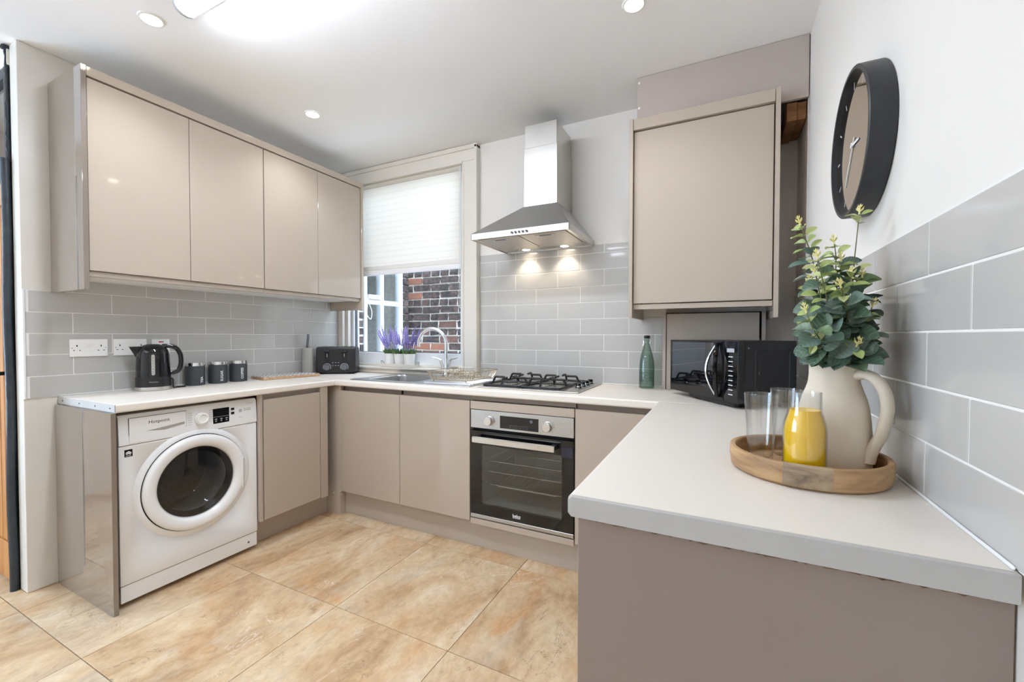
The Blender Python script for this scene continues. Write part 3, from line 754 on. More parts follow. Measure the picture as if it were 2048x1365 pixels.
# ------------------------------------------------------------------ base units
def cab(name, label, loc): return thing(name, label, 'cabinet', loc)
def slab(name, x0, x1, y0, y1, z0, z1, m, parent, bev=.0012):
    bm = newbm(); box(bm, x0, x1, y0, y1, z0, z1, bev); return obj(name, bm, m, parent)
def panel(name, label, x0, x1, y0, y1, z0, z1, m, cat='panel', bev=.0012):
    bm = newbm(); box(bm, x0, x1, y0, y1, z0, z1, bev)
    return solo(obj(name, bm, m), label, cat, at=((x0 + x1) / 2, (y0 + y1) / 2, z0))
UT = .8765   # underside of the worktop
bm = newbm(); box(bm, .010, .578, -1.758, -1.740, 0, UT, .001)
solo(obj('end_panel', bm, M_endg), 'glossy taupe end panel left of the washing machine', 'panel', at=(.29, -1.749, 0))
c = cab('base_cabinet', 'narrow taupe base cupboard right of the washing machine', (.29, -.88, 0))
slab('carcass', .02, .540, -1.104, -.66, .15, UT, M_cabmat, c)
slab('side_panel', .02, .568, -1.104, -1.088, .15, UT, M_cabmat, c)
slab('door', .556, .577, -1.084, -.712, .158, .846, M_cab, c)
slab('filler', .540, .577, -.708, -.652, .150, UT, M_cab, c)
panel('plinth', 'short taupe plinth under the cupboard beside the washing machine', .455, .473, -1.104, -.578, 0, .149, M_cabmat, 'plinth')
cp = thing('corner_post', 'taupe corner post standing on the floor between the two runs', 'post', (.53, -.54, 0))
slab('post_board', .46, .602, -.578, -.49, 0, UT, M_cab, cp)
slab('filler', .586, .614, -.5775, -.556, .155, UT, M_cab, cp)
bm = newbm(); cyl(bm, (.545, -.5782, .142), .0045, -.0012, 'y', 12); obj('screw_cap', bm, M_lightp, cp)
bm = newbm(); cyl(bm, (.6022, -.565, .135), .0045, .0012, 'x', 12); obj('screw_cap', bm, M_lightp, cp)
c = cab('base_cabinet', 'wide two-door taupe base cupboard under the sink', (1.12, -.28, 0))
bm = newbm()
box(bm, .616, .632, -.545, -.02, .15, UT, .001); box(bm, 1.618, 1.634, -.545, -.02, .15, UT, .001)
box(bm, .632, 1.618, -.545, -.02, .15, .168, .001); box(bm, .632, 1.618, -.04, -.02, .168, UT, .001); box(bm, .632, 1.618, -.545, -.527, .80, UT, .001)
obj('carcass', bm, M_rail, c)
slab('door', .616, 1.1185, -.5775, -.557, .163, .8455, M_cab, c); slab('door', 1.1215, 1.6295, -.5775, -.557, .163, .8455, M_cab, c)
slab('filler', 1.116, 1.124, -.553, -.545, .846, UT, M_dark, c, 0)
c = cab('base_cabinet', 'taupe base cupboard in the corner right of the oven', (2.44, -.28, 0))
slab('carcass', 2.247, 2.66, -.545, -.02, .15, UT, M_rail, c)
slab('door', 2.2495, 2.645, -.5775, -.557, .163, .8455, M_cab, c)
panel('plinth', 'long taupe plinth under the sink and oven run', .604, 2.66, -.532, -.514, 0, .149, M_cabmat, 'plinth')
c = cab('oven_housing', 'taupe cupboard housing that frames the built-in oven', (1.94, -.28, 0))
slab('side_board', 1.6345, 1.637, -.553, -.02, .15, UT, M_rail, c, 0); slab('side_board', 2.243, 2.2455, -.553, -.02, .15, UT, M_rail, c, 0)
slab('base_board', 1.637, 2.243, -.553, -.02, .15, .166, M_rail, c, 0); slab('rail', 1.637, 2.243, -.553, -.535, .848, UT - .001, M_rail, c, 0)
slab('top_filler', 1.6345, 2.2445, -.5775, -.557, .801, .8455, M_cab, c); slab('bottom_filler', 1.6345, 2.2445, -.5775, -.557, .150, .1825, M_cab, c)
# peninsula
c = cab('peninsula_cabinet', 'taupe peninsula unit with plain mauve end panel facing the camera', (2.95, -1.2, 0))
slab('carcass', 2.684, 3.235, -1.815, -.605, .0, UT, M_cabmat, c)
slab('end_panel', 2.660, 3.2425, -1.838, -1.816, 0, UT, M_pen_shaded, c)
slab('side_panel', 2.664, 2.683, -1.815, -.605, .15, UT, M_cab, c)

# ------------------------------------------------------------------ worktops
def cut(o, boxes):
    for (x0, x1, y0, y1, z0, z1) in boxes:
        bm = newbm(); L = org(o); box(bm, x0, x1, y0, y1, z0, z1)
        k = obj('cutter', bm, M_dark); md = o.modifiers.new('b', 'BOOLEAN'); md.operation = 'DIFFERENCE'; md.object = k; md.solver = 'EXACT'
        bpy.context.view_layer.update()
        me = bpy.data.meshes.new_from_object(o.evaluated_get(bpy.context.evaluated_depsgraph_get()))
        o.modifiers.clear(); o.data = me; bpy.data.objects.remove(k)
def counter(x0, x1, y0, y1, front):
    bm = newbm(); vs = box(bm, x0, x1, y0, y1, .877, ZW)
    es = []
    for e in bm.edges:
        a, b = e.verts[0].co, e.verts[1].co
        if 'y-' in front and abs(a.y - y0) < 1e-6 and abs(b.y - y0) < 1e-6 and abs(a.z - b.z) < 1e-6: es.append(e)
        elif 'x+' in front and abs(a.x - x1) < 1e-6 and abs(b.x - x1) < 1e-6 and abs(a.z - b.z) < 1e-6: es.append(e)
        elif 'x-' in front and abs(a.x - x0) < 1e-6 and abs(b.x - x0) < 1e-6 and abs(a.z - b.z) < 1e-6: es.append(e)
    bmesh.ops.bevel(bm, geom=es, offset=.009, segments=4, affect='EDGES', profile=.5)
    return bm
t = thing('worktop', 'cream worktop run above the washing machine', 'worktop', (.29, -1.17, .877))
obj('slab', counter(.008, .586, -1.742, -.6035, ['x+']), M_work, t)
bm = newbm(); box(bm, .008, .582, -1.7455, -1.742, .879, ZW - .002, .0015); obj('end_edging', bm, M_edge, t)
for x in (.06, .24, .40, .54):
    bm = newbm(); cyl(bm, (x, -1.7458, .896), .0035, -.0012, 'y', 10); obj('screw', bm, M_print, t)
bk = obj('worktop', counter(.008, XR - .008, -.602, -.004, ['y-']), M_work)
cut(bk, [(.70, 1.165, -.50, -.085, .8, 1.0), (1.68, 2.21, -.49, -.06, .8, 1.0)])
bk.data.polygons.foreach_set('use_smooth', [True] * len(bk.data.polygons)); bk.data.set_sharp_from_angle(angle=radians(35))
solo(bk, 'long cream worktop run under the window and hood', 'worktop', at=(1.6, -.3, .877))
t = thing('worktop', 'wide cream peninsula worktop in the foreground with grey edging strip', 'worktop', (2.95, -1.2, .877))
obj('slab', counter(2.645, XR - .008, -1.852, -.6035, ['x-']), M_work, t)
bm = newbm(); prism(bm, [(2.654, .877), (2.6475, .884), (2.6475, .908), (2.6545, .9142), (XR - .008, .9142), (XR - .008, .877)], 'y', -1.862, -1.852, bev=.0012)
obj('edging_strip', bm, M_edge, t)
# rough chipboard showing along the lower edge
bm = newbm(); rq = random.Random(11); n = 90; pts = []
for k in range(n): pts.append((2.67 + k * (.565 / n), -1.8545 + rq.uniform(-.004, .001), .8755 + rq.uniform(-.0015, .0015)))
tube(bm, pts, .002, 5, rs=[rq.uniform(.0008, .0028) * (.35 + .65 * k / n) for k in range(n)]); obj('chipboard_core', bm, M_chip, t)
# silicone beads
for (q, lab) in (((1.36, 2.604, -.012, -.008), 'white sealant bead under the tiles behind the hob'), ((.0082, .013, -1.74, -.07), 'white sealant bead behind kettle and canisters'), ((XR - .013, XR - .0082, -1.852, -.02), 'white sealant bead along the right wall tiles')):
    bm = newbm(); box(bm, q[0], q[1], q[2], q[3], ZW + .0003, ZW + .006, .002)
    solo(obj('sealant', bm, M_lightp), lab, 'sealant', at=((q[0] + q[1]) / 2, (q[2] + q[3]) / 2, ZW))

# ------------------------------------------------------------------ wall cupboards over the left run
G = 'wall cupboards on the left wall'
def wall_cab(y0, y1, lab):
    c = thing('wall_cabinet', lab, 'cabinet', (.17, (y0 + y1) / 2, 1.48), group=G)
    bm = newbm(); box(bm, .008, .330, y0, y1, 1.485, 2.368, .001); obj('carcass', bm, M_under, c)
    slab('bottom_rail', .310, .338, y0, y1, 1.479, 1.503, M_cabmat, c)
    ym = (y0 + y1) / 2
    slab('door', .331, .351, y0 + .002, ym - .0015, 1.505, 2.364, M_cab, c, .001); slab('door', .331, .351, ym + .0015, y1 - .002, 1.505, 2.364, M_cab, c, .001)
wall_cab(-1.740, -.926, 'double-door cream wall cupboard nearest the oak door')
wall_cab(-.924, -.142, 'double-door cream wall cupboard nearest the window')
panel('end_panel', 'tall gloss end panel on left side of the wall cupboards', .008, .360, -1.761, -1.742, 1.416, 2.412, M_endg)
panel('end_panel', 'cream end panel of the wall cupboards next to the blind', .008, .360, -.140, -.121, 1.414, 2.412, M_cab)
panel('cornice', 'cream top strip running along the left wall cupboards', .320, .358, -1.741, -.141, 2.370, 2.411, M_cab, 'trim')

# ------------------------------------------------------------------ boiler cupboard on the right
c = thing('boiler_cupboard', 'tall taupe single-door wall cupboard right of the hood', 'cabinet', (2.8, -.18, 1.3))
slab('side_panel', 2.466, 2.485, -.372, -.010, 1.306, 2.325, M_cab, c); slab('side_panel', 3.109, 3.128, -.376, -.010, 1.296, 2.322, M_cab, c)
slab('carcass', 2.486, 3.108, -.325, -.012, 1.40, 2.31, M_cabmat, c)
slab('door', 2.488, 3.105, -.352, -.331, 1.380, 2.262, M_cab, c)
slab('bottom_rail', 2.486, 3.108, -.345, -.300, 1.350, 1.375, M_cab, c)
slab('top_rail', 2.486, 3.108, -.368, -.300, 2.267, 2.322, M_cab, c)
p = thing('bulkhead_panel', 'mauve bulkhead panel between boiler cupboard and ceiling', 'panel', (2.87, -.295, 2.285))
bm = newbm(); prism(bm, [(2.492, 2.327), (3.130, 2.327), (3.130, 2.286), (XR - .005, 2.286), (XR - .005, CEIL - .002), (2.492, CEIL - .002)], 'y', -.304, -.286, bev=.001); obj('board', bm, M_end, p)
slab('side_return', 2.492, 2.508, -.286, -.006, 2.33, CEIL - .002, M_end, p)
for z in (2.405, 2.535):
    bm = newbm(); cyl(bm, (2.502, -.304, z), .006, -.0015, 'y', 14); obj('screw_cap', bm, M_lightp, p)
bm = newbm(); box(bm, 3.16, 3.20, -.28, -.02, 2.20, 2.284, .002); solo(obj('timber_batten', bm, M_batten), 'rough timber batten in the dark gap beside the boiler cupboard', 'timber', at=(3.18, -.15, 2.20))
bm = newbm(); box(bm, XR - .045, XR - .008, -.27, -.03, 2.205, 2.284, .002); solo(obj('timber_batten', bm, M_batten), 'timber batten fixed to right wall under the bulkhead panel', 'timber', at=(XR - .025, -.15, 2.205))
p = thing('pipe_boxing', 'pale panelled pipe boxing on the worktop behind the microwave', 'boxing', (2.85, -.06, ZW))
slab('side_panel', 2.606, 2.624, -.118, -.012, ZW + .001, 1.346, M_end, p); slab('side_panel', 3.084, 3.102, -.118, -.012, ZW + .001, 1.34, M_end, p)
slab('front_panel', 2.627, 3.074, -.113, -.098, ZW + .001, 1.335, M_cabmat, p)
slab('backing', 2.624, 3.084, -.09, -.012, ZW + .001, 1.34, M_dark, p, 0)
bm = newbm(); box(bm, 3.074, 3.0765, -.115, -.105, 1.16, 1.20, .001); obj('hinge', bm, M_chrome, p)

# ------------------------------------------------------------------ sockets
def socket(y0, y1, z0, z1, lab, kind):
    s = thing('wall_socket' if kind == 2 else 'fused_switch', lab, 'socket' if kind == 2 else 'switch', (.008, (y0 + y1) / 2, (z0 + z1) / 2), group='white electrical plates on the left tiles')
    bm = newbm(); box(bm, .0085, .017, y0, y1, z0, z1, .0025, 2); obj('plate', bm, M_whitep, s)
    ym, zm = (y0 + y1) / 2, (z0 + z1) / 2
    if kind == 2:
        for k in (-1, 1):
            c = ym + k * .046; bm = newbm()
            box(bm, .0165, .0174, c - .0022, c + .0022, zm + .006, zm + .015); box(bm, .0165, .0174, c - .014, c - .008, zm - .014, zm - .0105); box(bm, .0165, .0174, c + .008, c + .014, zm - .014, zm - .0105)
            obj('pin_slots', bm, M_dark, s)
            bm = newbm(); box(bm, .0165, .0215, ym + k * .0085 - .0055, ym + k * .0085 + .0055, zm + .006, zm + .024, .0015); obj('rocker', bm, M_whitep, s)
            bm = newbm(); cyl(bm, (.0168, ym + k * .064, zm), .003, .0012, 'x', 10); obj('screw', bm, M_faint, s)
    else:
        bm = newbm(); box(bm, .0165, .019, ym - .018, ym + .018, zm - .012, zm + .014, .001); obj('rocker', bm, M_whitep, s)
        bm = newbm(); box(bm, .0165, .0178, ym - .012, ym + .002, zm + .024, zm + .031, .0006); obj('neon', bm, M_red, s)
        bm = newbm(); box(bm, .0165, .0176, ym + .002, ym + .012, zm + .0245, zm + .0305); obj('label', bm, M_print, s)
socket(-1.704, -1.559, 1.104, 1.192, 'white double socket nearest the oak door', 2)
socket(-1.535, -1.391, 1.104, 1.192, 'white double socket partly behind the black kettle', 2)
socket(-1.366, -1.280, 1.104, 1.190, 'white single switch plate with red neon behind the kettle', 1)

# ------------------------------------------------------------------ washing machine (front faces +x)
w = thing('washing_machine', 'white front-loading washing machine with black porthole under the worktop', 'washing machine', (.28, -1.415, 0))
FXW = .545; YW0, YW1 = -1.722, -1.108; WC = (-1.415, .482)
bm = newbm(); box(bm, .03, FXW, YW0, YW1, .10, .722, .006, 2)
# raised collar dished into the front around the door
lathe(bm, [(.262, 0), (.252, .007), (.242, .011), (.236, .010), (.232, -.004)], 64, 'x', (FXW, WC[0], WC[1]))
obj('body', bm, M_white, w)
bm = newbm(); prism(bm, [(.03, .7245), (FXW + .002, .7245), (FXW + .004, .735), (FXW - .002, .845), (FXW - .012, .858), (.03, .858)], 'y', YW0, YW1, bev=.004)
obj('control_panel', bm, M_white, w)
bm = newbm(); box(bm, .05, FXW - .004, YW0 + .002, YW1 - .002, .022, .0975, .004, 2); obj('kick_panel', bm, M_white, w)
for y in (YW0 + .06, YW1 - .06):
    bm = newbm(); cyl(bm, (.46, y, 0), .022, .022, 'z', 14); obj('foot', bm, M_black, w)
bm = newbm(); cyl(bm, (FXW - .0045, YW1 - .05, .055), .006, .001, 'x', 12); obj('screw_hole', bm, M_grey, w)
# detergent drawer: outline groove, front and finger pull
fx = FXW + .0022
bm = newbm(); prism(bm, [(-1.686, .842), (-1.460, .842), (-1.460, .752), (-1.53, .738), (-1.686, .727)], 'x', FXW - .01, fx + .0003); obj('drawer_gap', bm, M_print, w)
bm = newbm(); prism(bm, [(-1.6845, .8405), (-1.4615, .8405), (-1.4615, .7535), (-1.531, .7395), (-1.6845, .7285)], 'x', FXW - .01, fx + .0022, bev=.0008)
dr = obj('drawer', bm, M_white, w)
bm = newbm(); prism(bm, [(-1.62, .7745), (-1.468, .7905), (-1.468, .7795), (-1.55, .767)], 'x', fx + .0012, fx + .0028); obj('finger_pull', bm, M_taupe, dr)
text_mesh('brand_lettering', 'Hotpoint', .0215, M_print, dr, Matrix.Translation(-org(dr)) @ facing((fx + .0025, -1.5720, .8125), (1, 0, 0)), spacing=1.05)
# programme knob
kn = None
bm = newbm(); lathe(bm, [(.031, 0), (.0305, .009), (.0275, .011), (.0275, .019), (.025, .0225), (.020, .0225), (.018, .0185), (0, .0175)], 32, 'x', (fx - .001, -1.393, .793)); kn = obj('knob', bm, M_whitep, w)
bm = newbm()
for k in range(6):
    box(bm, fx, fx + .0008, -1.452, -1.434, .826 - k * .0115 - .001, .826 - k * .0115 + .001); box(bm, fx, fx + .0008, -1.356, -1.343, .828 - k * .0115 - .001, .828 - k * .0115 + .001)
obj('programme_marks', bm, M_faint, w)['kind'] = 'stuff'
bm = newbm(); box(bm, fx - .004, fx + .0012, -1.338, -1.258, .752, .830, .0008); dp = obj('display', bm, M_screen, w)
bm = newbm()
for k in range(3): box(bm, fx + .001, fx + .0016, -1.330 + k * .026, -1.318 + k * .026, .7745, .777); lathe(bm, [(.004, 0), (.0028, 0)], 12, 'x', (fx + .0016, -1.324 + k * .026, .7655))
box(bm, fx + .001, fx + .0014, -1.336, -1.260, .7865, .7872); obj('display_marks', bm, M_lightp, dp, recalc=False)
for z in (.8165, .7945):
    bm = newbm(); box(bm, fx - .003, fx + .0016, -1.2475, -1.2315, z - .006, z + .006, .0008); obj('button', bm, M_screen, w)
bm = newbm(); lathe(bm, [(.0085, .0006), (.0065, .001), (.0065, .0006), (0, .0006)], 20, 'x', (fx, -1.200, .802)); obj('start_button', bm, M_faint, w)
bm = newbm()
for a, b, z in ((-1.178, -1.175, .8085), (-1.178, -1.175, .800)): box(bm, fx, fx + .0008, a, b, z, z + .004)
obj('indicator', bm, M_print, w)
bm = newbm()
for a, b, z in ((-1.170, -1.142, .809), (-1.170, -1.142, .8005), (-1.206, -1.188, .764), (-1.128, -1.118, .756), (-1.166, -1.130, .836)): box(bm, fx, fx + .0006, a, b, z, z + .0022)
obj('panel_print', bm, M_faint, w)['kind'] = 'stuff'
# logo sticker: woolmark-like white emblem on black
bm = newbm(); box(bm, FXW, FXW + .0008, -1.701, -1.672, .672, .704, .0003); st = obj('sticker', bm, M_screen, w)
bm = newbm()
for k in (-1, 0, 1): lathe(bm, [(.0062, 0), (.002, .0004)], 14, 'x', (FXW + .0009, -1.6865 + k * .0055, .6905 - abs(k) * .003), sx=.75)
box(bm, FXW + .0008, FXW + .0012, -1.696, -1.677, .6755, .6775); obj('emblem', bm, M_lightp, st, recalc=False)
# door ring, glass, drum
bm = newbm(); lathe(bm, [(.231, 0), (.232, .018), (.226, .027), (.214, .032), (.192, .030), (.178, .020), (.171, .006), (.171, -.01)], 72, 'x', (FXW, WC[0], WC[1])); ring = obj('door_ring', bm, M_white, w)
bm = newbm(); box(bm, FXW + .020, FXW + .0335, -1.214, -1.2035, .392, .548, .003, 2); obj('door_handle', bm, M_whitep, ring)
bm = newbm(); box(bm, FXW + .026, FXW + .0325, -1.2045, -1.1985, .395, .545, .001); obj('grip_recess', bm, M_faint, ring)
bm = newbm(); lathe(bm, [(.2345, .0085), (.2315, .0085), (.2315, .006), (.2345, .006)], 64, 'x', (FXW, WC[0], WC[1]), close=True); obj('door_gap', bm, M_dark, w)
bm = newbm(); lathe(bm, [(.171, .004), (.160, -.004), (.148, -.02)], 64, 'x', (FXW, WC[0], WC[1])); obj('gasket', bm, M_black, ring)
bm = newbm(); lathe(bm, [(.170, .0105), (.15, .0125), (.1, .0155), (0, .0175)], 56, 'x', (FXW, WC[0], WC[1])); obj('porthole_glass', bm, M_wmglass, ring)
bm = newbm(); lathe(bm, [(.146, -.004), (.125, -.025), (.108, -.07), (.09, -.085), (0, -.09)], 56, 'x', (FXW, WC[0] - .012, WC[1] + .012)); obj('glass_bowl', bm, M_wmglass, ring)
bm = newbm(); lathe(bm, [(.168, -.005), (.166, -.05), (.235, -.06), (.235, -.36), (0, -.37)], 56, 'x', (FXW, WC[0], WC[1])); dm = obj('drum', bm, add_noise_variation(mat('drum_steel', S(146, 148, 150), .35, metal=.8), 40, .2), w)
bm = newbm()
for k in range(36):
    for j in range(5):
        a = 2 * pi * k / 36; lathe(bm, [(0, 0), (.003, .0005)], 6, 'x', (FXW - .062 - j * .0, WC[0] + (.176 + j * .012) * cos(a + j * .08), WC[1] + (.176 + j * .012) * sin(a + j * .08)))
hp = obj('drum_holes', bm, M_dark, dm, recalc=False); hp['kind'] = 'stuff'

# the washer body needs a hole behind its porthole
cut_b = [o for o in w.children if o.name.startswith('body')][0]
L = org(cut_b); bm = newbm(); lathe(bm, [(0, .05), (.2315, .05), (.2315, -.45), (0, -.45)], 48, 'x', (FXW, WC[0], WC[1])); bmesh.ops.translate(bm, verts=bm.verts[:], vec=(0, 0, 0))
kk = obj('cutter', bm, M_dark); md = cut_b.modifiers.new('b', 'BOOLEAN'); md.object = kk; md.solver = 'EXACT'
bpy.context.view_layer.update()
me = bpy.data.meshes.new_from_object(cut_b.evaluated_get(bpy.context.evaluated_depsgraph_get())); cut_b.modifiers.clear(); cut_b.data = me; bpy.data.objects.remove(kk)

# ------------------------------------------------------------------ oven (front faces -y)
o = thing('oven', 'built-in steel and black glass oven with two round knobs', 'oven', (1.94, -.3, .18))
YO = -.578
bm = newbm(); box(bm, 1.6375, 2.2425, YO, YO + .05, .6965, .798, .0015); obj('control_panel', bm, M_steel, o)
bm = newbm(); box(bm, 1.824, 2.051, YO - .0012, YO + .004, .709, .777, .0006); dp = obj('display', bm, M_screen, o)
bm = newbm(); box(bm, 1.882, 1.992, YO - .0018, YO - .001, .7285, .7297)
for k in range(6): lathe(bm, [(0, 0), (.0028, 0)], 8, 'y', (1.886 + k * .020, YO - .0018, .7195))
obj('display_marks', bm, M_grey, dp, recalc=False)
bm = newbm(); cyl(bm, (2.01, YO - .0014, .760), .009, -.0006, 'y', 16); obj('display_symbol', bm, M_grey, dp)
for x in (1.758, 2.103):
    bm = newbm(); lathe(bm, [(.0275, 0), (.0275, -.004), (.0245, -.006), (.0235, -.024), (.0215, -.0265), (0, -.0268)], 36, 'y', (x, YO, .7425)); kb = obj('knob', bm, M_steel2, o)
    bm = newbm()
    for k in range(7):
        a = pi * (0.25 + k * 1.5 / 6 - .5) if False else -pi * .75 + k * pi * 1.5 / 6 + pi / 2
        cyl(bm, (x + .036 * cos(a), YO - .0004, .7425 + .036 * sin(a)), .0016, -.0006, 'y', 8)
    obj('knob_marks', bm, M_print, kb)
bm = newbm()
box(bm, 1.6375, 1.704, YO, YO + .022, .2105, .681, 0); box(bm, 2.180, 2.2425, YO, YO + .022, .2105, .681, 0)
box(bm, 1.704, 2.180, YO, YO + .022, .2105, .269, 0); box(bm, 1.704, 2.180, YO, YO + .022, .603, .681, 0)
dr = obj('door', bm, M_blackg, o)
bm = newbm(); box(bm, 1.704, 2.180, YO + .001, YO + .004, .269, .603); obj('door_window', bm, M_ovenglass, dr)
bm = newbm()
prism(bm, [(YO - .052, .628), (YO - .052, .655), (YO - .044, .659), (YO - .036, .655), (YO - .036, .628), (YO - .044, .625)], 'x', 1.676, 2.157, bev=.0015)
hd = obj('door_handle', bm, M_steel2, dr)
for x in (1.690, 2.143):
    bm = newbm(); box(bm, x - .013, x + .013, YO - .04, YO + .001, .632, .657, .003); obj('handle_mount', bm, M_black, hd)
bm = newbm(); box(bm, 2.176, 2.2365, YO - .0008, YO + .001, .594, .648, .0003); obj('door_reflection', bm, mat('blue_black_reflection', S(38, 44, 60), .15), dr)  # dark blue patch standing in for a reflection on the oven glass
bm = newbm(); box(bm, 1.6375, 2.2425, YO, YO + .03, .189, .2095, .001); obj('vent_trim', bm, M_steel, o)
bm = newbm(); box(bm, 1.640, 2.240, YO + .012, YO + .02, .182, .80); obj('vent_gap', bm, M_dark, o)
for c_ in [x for x in o.children if x.name.startswith('vent_gap')]: bpy.data.objects.remove(c_)
bm = newbm()
box(bm, 1.640, 2.240, YO + .022, YO + .03, .681, .6965); box(bm, 1.642, 2.238, YO + .024, YO + .03, .7985, .801); obj('vent_gap', bm, M_dark, o)
bm = newbm(); a0, a1, b0, b1, c0, c1 = 1.70, 2.185, YO + .024, -.14, .262, .612
for q in ((a0 - .004, a0, b0, b1, c0, c1), (a1, a1 + .004, b0, b1, c0, c1), (a0, a1, b0, b1, c0 - .004, c0), (a0, a1, b0, b1, c1, c1 + .004), (a0, a1, b1, b1 + .004, c0, c1)): box(bm, *q)
obj('cavity', bm, M_ovencav, o)
for z, d in ((.505, 0), (.445, 0), (.372, 1)):
    bm = newbm(); f = .003
    y0, y1 = YO + .05, -.17
    tube(bm, [(1.71, y0, z), (2.175, y0, z)], f, 6); tube(bm, [(1.71, y1, z), (2.175, y1, z)], f, 6)
    if d:
        for k in range(15): tube(bm, [(1.73 + k * .0305, y0, z), (1.73 + k * .0305, y1, z)], .0016, 5)
    else:
        for x in (1.712, 2.172): tube(bm, [(x, y0, z), (x, y1, z)], f, 6)
    obj('oven_rack', bm, M_chrome, o)
bm = newbm(); box(bm, 1.76, 2.12, YO + .07, -.2, .355, .362, .002); obj('baking_tray', bm, M_steel, o)
text_mesh('brand_lettering', 'beko', .024, M_lightp, dr, Matrix.Translation(-org(dr)) @ facing((1.925, YO - .0006, .2425), (0, -1, 0)), bold=.0004)
bm = newbm(); box(bm, 1.902, 1.948, YO - .001, YO, .2305, .2325); obj('brand_underline', bm, M_lightp, dr)

# ------------------------------------------------------------------ gas hob
h = thing('gas_hob', 'steel four-burner gas hob with black iron pan supports', 'hob', (1.945, -.275, ZW))
bm = newbm(); prism(bm, [(1.645, -.522), (2.245, -.522), (2.245, -.022), (1.645, -.022)], 'z', ZW + .0005, ZW + .0075, bev=.003); obj('hob_plate', bm, M_steel2, h)
bm = newbm(); box(bm, 1.70, 2.19, -.48, -.08, ZW - .05, ZW + .0005); obj('under_box', bm, M_dark, h)
ZP = ZW + .0078
for x, y, r in ((1.795, -.385, .052), (1.79, -.155, .036), (2.018, -.385, .030), (2.02, -.150, .042)):
    bm = newbm(); lathe(bm, [(r + .012, 0), (r + .008, .004), (r, .006), (r, .014), (r - .003, .016), (0, .016)], 32, 'z', (x, y, ZP)); b = obj('burner', bm, M_alu, h)
    bm = newbm(); lathe(bm, [(r - .004, .016), (r - .005, .021), (r - .012, .023), (0, .023)], 32, 'z', (x, y, ZP)); obj('burner_cap', bm, M_iron, b)
    bm = newbm()
    for k in range(20):
        a = 2 * pi * k / 20; box(bm, x + (r + .0003) * cos(a) - .001, x + (r + .0003) * cos(a) + .001, y + (r + .0003) * sin(a) - .001, y + (r + .0003) * sin(a) + .001, ZP + .008, ZP + .014)
    obj('flame_ports', bm, M_dark, b)
for x0, x1 in ((1.672, 1.902), (1.908, 2.138)):
    bm = newbm(); y0, y1 = -.492, -.052; zf, zt = ZP + .008, ZP + .045; s = .0066
    def bar(a, b, wd=s):
        tube(bm, [a, b], wd, 4)
    for a, b in (((x0, y0), (x1, y0)), ((x1, y0), (x1, y1)), ((x1, y1), (x0, y1)), ((x0, y1), (x0, y0))): bar((a[0], a[1], zf), (b[0], b[1], zf))
    xm, ym = (x0 + x1) / 2, (y0 + y1) / 2
    bar((x0, ym, zf), (x1, ym, zf))
    for yc in (-.385, -.155):
        for sx_, xe in ((-1, x0), (1, x1)):
            p = [(xe, yc, zf), (xe - sx_ * .018, yc, zt), (xe - sx_ * .082, yc, zt)]
            tube(bm, [(p[0][0], yc, zf), p[1]], s, 4); tube(bm, [p[1], p[2]], s, 4)
    for ye, sg in ((y0, 1), (y1, -1), (ym, 1), (ym, -1)):
        tube(bm, [(xm, ye, zf), (xm, ye + sg * .018, zt)], s, 4); tube(bm, [(xm, ye + sg * .018, zt), (xm, ye + sg * .075, zt)], s, 4)
    obj('pan_support', bm, M_iron, h, ang=20)
for k in range(4):
    y = -.335 + k * .080
    bm = newbm(); lathe(bm, [(.020, 0), (.018, .004), (.0155, .006), (.014, .024), (.012, .026), (0, .026)], 24, 'z', (2.190, y, ZP)); kb = obj('knob', bm, M_blackg, h)
    bm = newbm(); lathe(bm, [(.0158, .0055), (.0152, .0105)], 24, 'z', (2.190, y, ZP)); obj('knob_ring', bm, M_chrome, kb, recalc=False)

# ------------------------------------------------------------------ cooker hood
h = thing('cooker_hood', 'brushed steel pyramid chimney hood with two lit lamps', 'hood', (1.88, -.02, 1.77))
HX0, HX1, HY, HZ0, HZ1 = 1.577, 2.180, -.478, 1.772, 1.808
CX0, CX1, CY, CZ = 1.830, 2.040, -.285, 1.982
bm = newbm()
for q in ((HX0, HX1, HY, HY + .004), (HX0, HX1, -.012, -.008), (HX0, HX0 + .004, HY, -.008), (HX1 - .004, HX1, HY, -.008)): box(bm, q[0], q[1], q[2], q[3], HZ0, HZ1, .0008)
rim = obj('rim', bm, M_steel2, h)
bm = newbm()
A = [bm.verts.new(p) for p in ((HX0, HY, HZ1), (HX1, HY, HZ1), (HX1, -.008, HZ1), (HX0, -.008, HZ1))]
B = [bm.verts.new(p) for p in ((CX0 - .004, CY - .004, CZ + .002), (CX1 + .004, CY - .004, CZ + .002), (CX1 + .004, -.008, CZ + .002), (CX0 - .004, -.008, CZ + .002))]
for i in range(4): bm.faces.new((A[i], A[(i + 1) % 4], B[(i + 1) % 4], B[i]))
bm.faces.new(B); obj('canopy', bm, M_steel, h, ang=20)
bm = newbm(); box(bm, CX0, CX1, CY, -.008, CZ, 2.33, .0015); box(bm, CX0 + .004, CX1 - .004, CY + .003, -.03, 2.33, 2.465, .0015); obj('chimney', bm, M_steel2, h)
bm = newbm(); box(bm, CX0 - .003, CX1 + .003, CY - .003, -.008, CZ - .0005, CZ + .0035); obj('chimney_joint', bm, M_dark, h)
bm = newbm(); box(bm, HX0 + .005, HX1 - .005, HY + .005, -.012, HZ0 + .006, HZ0 + .012); obj('underside', bm, M_steel2, h)
